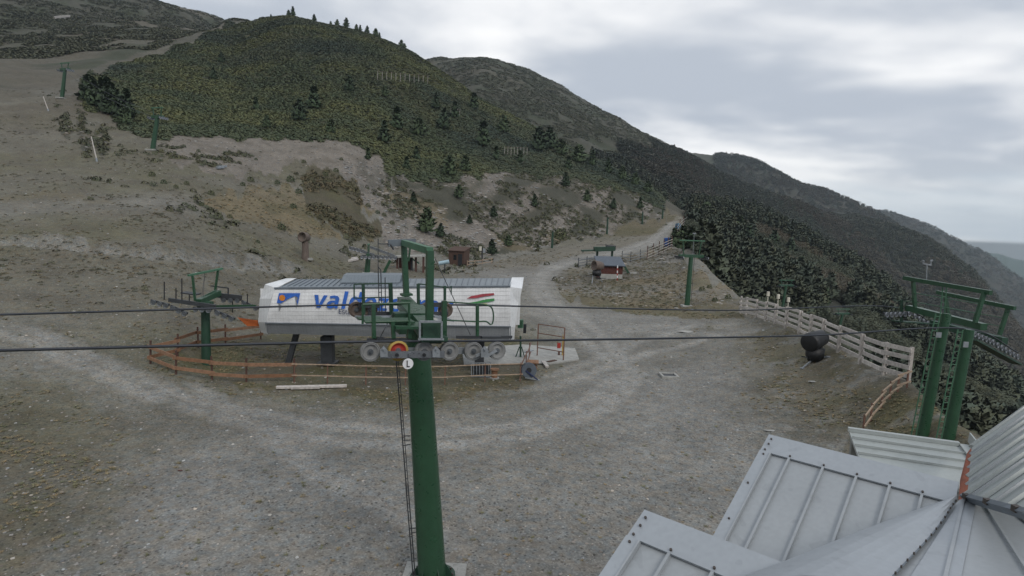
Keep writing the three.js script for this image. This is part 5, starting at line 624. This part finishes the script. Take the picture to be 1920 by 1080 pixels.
{ const b = G(1178, 513), S = (x, y, d = 0) => PZ(x, y, -b.z + d), t = thing('braced_strut', 'slanting green strut with a concrete block beside the red hut', 'strut', b); part('strut', bar(b.clone().add(V(0, 0.1, 0)), S(1165, 489), 0.28), M.green, t); part('concrete_block', box(S(1187, 513), 1.0, 0.45, 0.7), M.concrete, t); }
{ const b = G(1157, 526), t = thing('marker_pole', 'red and white striped pole at the corner of the red hut', 'pole', b), top = PZ(1158, 498, -b.z); for (let k = 0; k < 6; k++) part('band', rod(lerp(b, top, k / 6), lerp(b, top, (k + 1) / 6), 0.07, 0.07, 10), k % 2 ? M.white : M.red, t); }
{ const b = G(1166, 514), t = thing('dark_post', 'thin dark post beside the slanting green strut', 'post', b), top = PZ(1167, 490, -b.z); part('post', bar(b, top, 0.12), M.dark, t); part('cap', box(top, 0.22, 0.14, 0.22), M.darkSteel, t); }
for (const [px, py, w, h, m, label] of [[1251, 462, 14, 16, M.bluePad, 'bright blue padded snow gun cover at the end of the post fence'], [1271, 431, 10, 12, M.tealPad, 'teal blue padded cover at the far road bend']]) { const b = G(px, py), d = -b.z / F, t = thing('padded_cover', label, 'pad', b); part('pad', lathe([[0, 0], [w * d * 0.46, 0], [w * d * 0.52, h * d * 0.3], [w * d * 0.5, h * d * 0.9], [w * d * 0.4, h * d], [0, h * d * 1.02]], b.clone(), UPV, 10), m, t); part('strap', lathe([[w * d * 0.51, 0], [w * d * 0.55, h * d * 0.04], [w * d * 0.51, h * d * 0.08]], b.clone().add(V(0, h * d * 0.5, 0)), UPV, 10), M.navy, t); }
{ const b = G(1341, 422, 105), d = -b.z / F, t = thing('snow_lance', 'pale post with a blue head standing among the pines', 'post', b); part('post', rod(b, b.clone().add(V(0, 16 * d, 0)), 0.25, 0.2, 8), M.lampHead, t); part('head', box(b.clone().add(V(0, 18 * d, 0)), 7 * d, 4 * d, 7 * d), M.tealPad, t); }
for (const [px, py, hp, label] of [[1035, 466, 30, 'dark road post beside the large round bush'], [1138, 440, 30, 'dark road post between the scree and the grassy terrace'], [1204, 421, 22, 'dark road post under the reddish scree foot'], [1242, 411, 16, 'dark road post near the road crest']]) { const b = G(px, py - 1), t = thing('road_post', label, 'post', b, 'dark posts along the road'), d = -b.z / F; part('post', rod(b.clone().add(V(0, -0.2, 0)), b.clone().add(V(0, hp * d, 0)), 0.25, 0.2, 8), M.greenDark, t); part('cap', rod(b.clone().add(V(0, hp * d, 0)), b.clone().add(V(0, hp * d + 0.25, 0)), 0.12, 0.12, 6), M.dark, t); }
for (const [a, b2, label] of [[[91, 208], [81, 181], 'thin white pole leaning on the upper ski slope'], [[182, 303], [171, 256], 'thin white pole leaning beside the heath on the ski slope']]) { const b = G(...a, 40), top = PZ(...b2, -b.z), t = thing('slope_pole', label, 'pole', b); part('pole', rod(b, top, 0.09, 0.07, 8), M.paleWood, t); part('base', rod(b.clone().add(V(0, -0.2, 0)), lerp(b, top, 0.15), 0.16, 0.14, 8), M.galv, t); }
for (const [px, py, hp] of [[1440, 585, 30], [1459, 588, 28], [1478, 590, 24]]) { const p = PZ(px, py - hp, 62), b = p.clone(); b.y = H(b.x, b.z); const t = thing('path_lamp', 'white headed lamp on a thin post behind the board fence', 'lamp', b, 'lamps behind the board fence'); part('post', rod(b, p, 0.05, 0.05, 6), M.lampHead, t); part('head', rod(p, p.clone().add(V(0, 0.45, 0)), 0.16, 0.14, 10), M.lampHead, t); }
{ const b = G(412, 318, 60), t = thing('rail_stack', 'pale metal rails lying on the cut slope', 'rails', b); for (const [p, q] of [[[406, 318], [419, 317]], [[408, 316], [424, 315]]]) part('rail', bar(G(...p, 60).add(V(0, 0.3, 0)), G(...q, 60).add(V(0, 0.3, 0)), 0.4, 0.3), M.galv, t); }
{ const b = G(664, 490, 40), t = thing('rail_stack', 'pale metal rails lying behind the station tower', 'rails', b); for (const [p, q] of [[[655, 491], [670, 488]], [[660, 487], [671, 485]]]) part('rail', bar(G(...p, 40).add(V(0, 0.15, 0)), G(...q, 40).add(V(0, 0.15, 0)), 0.35, 0.25), M.paleWood, t); }
{ const e0 = G(102, 37, 300), e1 = G(131, 34, 300), b = lerp(e0, e1, 0.5), t = thing('ridge_barrier', 'long pale barrier high on the upper ridge', 'barrier', b); part('rail', bar(e0.clone().add(V(0, 1.4, 0)), e1.clone().add(V(0, 1.4, 0)), 0.8, 1.2), M.paleWood2, t); for (const f of [0.05, 0.35, 0.65, 0.95]) { const q = lerp(e0, e1, f); part('post', rod(q.clone().add(V(0, -3, 0)), q.clone().add(V(0, 1.4, 0)), 0.4, 0.4, 6), M.paleWood2, t); } }
// ---------------------------------------------------------------- the metal roofed building the view is taken from
{
  const yA = 5.9, A0_ = PY(1445, 822, yA), A1_ = PY(1797, 912, yA), up = ray(2015, -245).normalize(), ru = A1_.clone().sub(A0_).normalize(), wA = A1_.distanceTo(A0_);
  const t = thing('metal_roofed_building', 'stepped building roofed in pale grey standing seam metal sheets', 'building', V(A0_.x, 0, A0_.z));
  const nrm = V(0, 0, 0).crossVectors(ru, up).normalize(); if (nrm.y < 0) nrm.negate();
  function slope(name, p0, w, len, seams, m, extra = {}) {                // a sheet that falls from its high edge towards us
    const at = (s, d, h = 0) => p0.clone().addScaledVector(ru, s).addScaledVector(up, -d).addScaledVector(nrm, h), r = part(name, poly([at(0, 0), at(w, 0), at(w, len), at(0, len)], 0.06), m, t);
    part('ridge_flashing', [poly([at(-0.03, -0.03, 0.035), at(w, -0.03, 0.035), at(w, 0.30, 0.035), at(-0.03, 0.30, 0.035)], 0.02), poly([at(-0.03, -0.03, 0.03), at(w, -0.03, 0.03), at(w, -0.05, -0.2), at(-0.03, -0.05, -0.2)], 0.015)], M.flashing, r);
    part('verge_flashing', [poly([at(-0.035, 0.303, 0.042), at(0.09, 0.303, 0.042), at(0.09, len, 0.042), at(-0.035, len, 0.042)], 0.02)], M.flashing, r);
    part('verge_upstand', bar(at(0.1, 0.31, 0.03), at(0.1, len, 0.03), 0.018, 0.05, nrm), M.roofSheet, r);
    for (const s of seams) part('standing_seam', bar(at(s, 0.31, 0.022), at(s, len, 0.022), 0.025, 0.05, nrm), M.roofSheet, r);
    for (const s of [0.02, ...seams]) part('screw', disc(at(s, 0.27, 0.046), nrm, 0.012, 0.014, 8), M.bolt, r); for (const d of [0.06, 0.16, 0.36, 0.9, 1.5, 2.1]) part('screw', disc(at(0.03, d, 0.05), nrm, 0.012, 0.014, 8), M.bolt, r);
    // wall under the verge and under the high edge
    const wl = (s, d) => at(s, d, -0.08), dn = p => p.clone().setY(-0.3), a = wl(0.15, 0.1), b = wl(0.15, len);
    const wall = (p, q, th, nm) => { const n = V(0, 0, 0).crossVectors(q.clone().sub(p), UPV).setY(0).normalize().multiplyScalar(th), c = [p, q, dn(q), dn(p)], e = c.map(v => v.clone().add(n)), v = [], put = (...l) => l.forEach(x => v.push(x.x, x.y, x.z)); put(c[0], c[1], c[2], c[0], c[2], c[3], e[0], e[2], e[1], e[0], e[3], e[2]); for (let i = 0; i < 4; i++) { const j = (i + 1) % 4; put(c[i], e[i], e[j], c[i], e[j], c[j]); } const g = new THREE.BufferGeometry(); g.setAttribute('position', new THREE.Float32BufferAttribute(v, 3)); g.computeVertexNormals(); part(nm, g, M.wallGrey, t); };
    wall(a, b, 0.15, 'wall'); wall(wl(0.15, 0.1), wl(w, 0.1), 0.15, 'wall'); return at;
  }
  M.wallGrey = mat(0x8d8f8c, 0.9); M.wallGrey.side = THREE.DoubleSide;
  const sp = px => { const q = PY(px, 822 + (px - 1445) * 0.2571, yA); return q.sub(A0_).dot(ru); };
  const seamsA = [1494, 1556, 1617, 1678, 1737].map(sp);
  const atA = slope('roof_sheet', A0_, wA, 5, seamsA, M.roofSheet);
  const B0_ = PY(1212, 967, 5.9); slope('roof_sheet', B0_, 2.6, 4, [1, 2, 3, 4, 5].map(k => k * (seamsA[1] - seamsA[0])), M.roofSheet);
  // lower roof beyond, seams running with its edge
  { const c0 = PY(1592, 808, 5.25), c1 = PY(1822, 839, 5.25), d = c1.clone().sub(c0), f = V(0, 0, 0).crossVectors(UPV, d).normalize(); if (f.z < 0) f.negate(); const q = (s, k, h = 0) => c0.clone().addScaledVector(d, s).addScaledVector(f, k).add(V(0, -0.12 * k + h, 0)); const r = part('lower_roof_sheet', poly([q(0, 0), q(1, 0), q(1, 1.5), q(0, 1.5)], 0.05), M.roofLight, t); part('edge_flashing', bar(q(-0.01, 0, 0.03), q(0.9, 0, 0.03), 0.08, 0.06), M.roofLight, r); for (const k of [0.3, 0.58, 0.86]) part('standing_seam', bar(q(0, k, 0.03), q(0.9, k, 0.015), 0.022, 0.035), M.roofLight, r); part('end_flashing', poly([q(0.9, 0.02, 0.045), q(1, 0.02, 0.045), q(1, 1.4, 0.045), q(0.9, 1.4, 0.045)], 0.02), M.roofLight, r); part('end_upstand', bar(q(1, -0.15, 0.1), q(1, 1.2, 0.1), 0.02, 0.16), M.roofLight, r); part('wall', bar(q(0.01, 0.15, -2.8), q(0.99, 0.15, -2.8), 0.15, 5.4), M.wallGrey, t); }
  // right hand roof rising out of the frame
  { const d0 = PY(1813, 934, 5.86), d1 = PY(1822, 838, 5.6), d2 = PZ(1935, 756, 8.6), n = V(0, 0, 0).crossVectors(d1.clone().sub(d0), d2.clone().sub(d0)).normalize(); if (n.y < 0) n.negate(); const hit = (px, py) => { const r = ray(px, py), s = d0.clone().sub(camera.position).dot(n) / r.dot(n); return r.multiplyScalar(s).add(camera.position); };
    const e = hit(1935, 969), dir = d2.clone().sub(d1), r = part('side_roof_sheet', poly([d0, d1, d2, e], 0.05), M.roofLight, t); part('edge_flashing', bar(d1, d2, 0.1, 0.06, n), M.roofLight, r);
    const lift = n.clone().multiplyScalar(0.025), hits = [[1821, 854, 1935, 774], [1819, 866, 1935, 785], [1817, 880, 1935, 797], [1816, 896, 1935, 812], [1814, 912, 1935, 828], [1814, 930, 1935, 846], [1820, 937, 1935, 858], [1840, 943, 1935, 877], [1862, 950, 1935, 898], [1888, 957, 1935, 924]];
    hits.forEach(([a, b, c, f], i) => part('standing_seam', bar(hit(a, b).add(lift), hit(c, f).add(lift), i % 2 ? 0.022 : 0.014, i % 2 ? 0.034 : 0.022, n), i % 2 ? M.roofLight : M.roofSheet, r)); part('eave_trim', bar(hit(1812, 936).add(lift), hit(1936, 971).add(lift), 0.05, 0.08, n), M.seam, r); for (const x of [1821, 1862, 1918]) part('seam_clip', box(hit(x, 938 + (x - 1812) * 0.27).addScaledVector(n, 0.06), 0.05, 0.05, 0.05), M.bolt, r); }
  // rusty valley strip
  part('valley_gutter', poly([PY(1822, 838, 5.5), PY(1817, 890, 5.6), PY(1810, 937, 5.72), PY(1797, 936, 5.72), PY(1800, 900, 5.6), PY(1813, 850, 5.5)], 0.03), M.rust, t);
  // curved hip flashing and the roof under the camera
  { const L = [[1360, 1092, 6.02], [1470, 1052, 5.98], [1600, 1000, 5.95], [1700, 962, 5.93], [1745, 946, 5.92], [1778, 937, 5.92], [1793, 934, 5.92]].map(p => PY(...p)), Rr = [[1664, 1092, 6.12], [1692, 1061, 6.08], [1722, 1030, 6.04], [1748, 1001, 6.0], [1769, 973, 5.97], [1782, 952, 5.95], [1795, 936, 5.93]].map(p => PY(...p)), v = [], put = (...l) => l.forEach(x => v.push(x.x, x.y, x.z));
    for (let i = 0; i < 6; i++) for (let k = 0; k < 6; k++) { const P = (a, b) => lerp(L[a], Rr[a], b / 6).add(V(0, 0.05 * Math.sin(Math.PI * b / 6), 0)); put(P(i, k), P(i + 1, k + 1), P(i + 1, k), P(i, k), P(i, k + 1), P(i + 1, k + 1)); }
    const g = new THREE.BufferGeometry(); g.setAttribute('position', new THREE.Float32BufferAttribute(v, 3)); g.computeVertexNormals(); M.hip = M.flashing.clone(); M.hip.side = THREE.DoubleSide; const hip = part('hip_flashing', g, M.hip, t);
    part('hip_edge', [curve(Rr, 0.006, 30, 6)], M.seam, hip); for (let k = 0; k < 15; k++) { const c = new THREE.CatmullRomCurve3(Rr).getPoint(k / 15); part('bolt', disc(c.add(V(0.012, 0.02, 0)), UPV, 0.007, 0.02, 8), M.bolt, hip); }
    const q = (px, py) => PY(px, py, 5.86 + (py - 936) * 0.0013), r = part('hip_roof_sheet', poly([q(1640, 1095), q(1800, 936), q(1812, 936), q(1940, 972), q(1940, 1095)], 0.05), M.roofSheet, t);
    for (const [a, b] of [[[1806, 940], [1770, 1095]], [[1848, 950], [1936, 1090]], [[1905, 966], [1940, 995]]]) part('standing_seam', bar(q(...a).add(V(0, 0.012, 0)), q(...b).add(V(0, 0.012, 0)), 0.025, 0.03), M.roofSheet, r); part('flat_lap', poly([q(1800, 940).add(V(0, 0.012, 0)), q(1830, 945).add(V(0, 0.012, 0)), q(1800, 1095).add(V(0, 0.012, 0)), q(1700, 1095).add(V(0, 0.012, 0))], 0.006), M.flashing, r); }
}
scene.add(camera);
renderer.render(scene, camera);
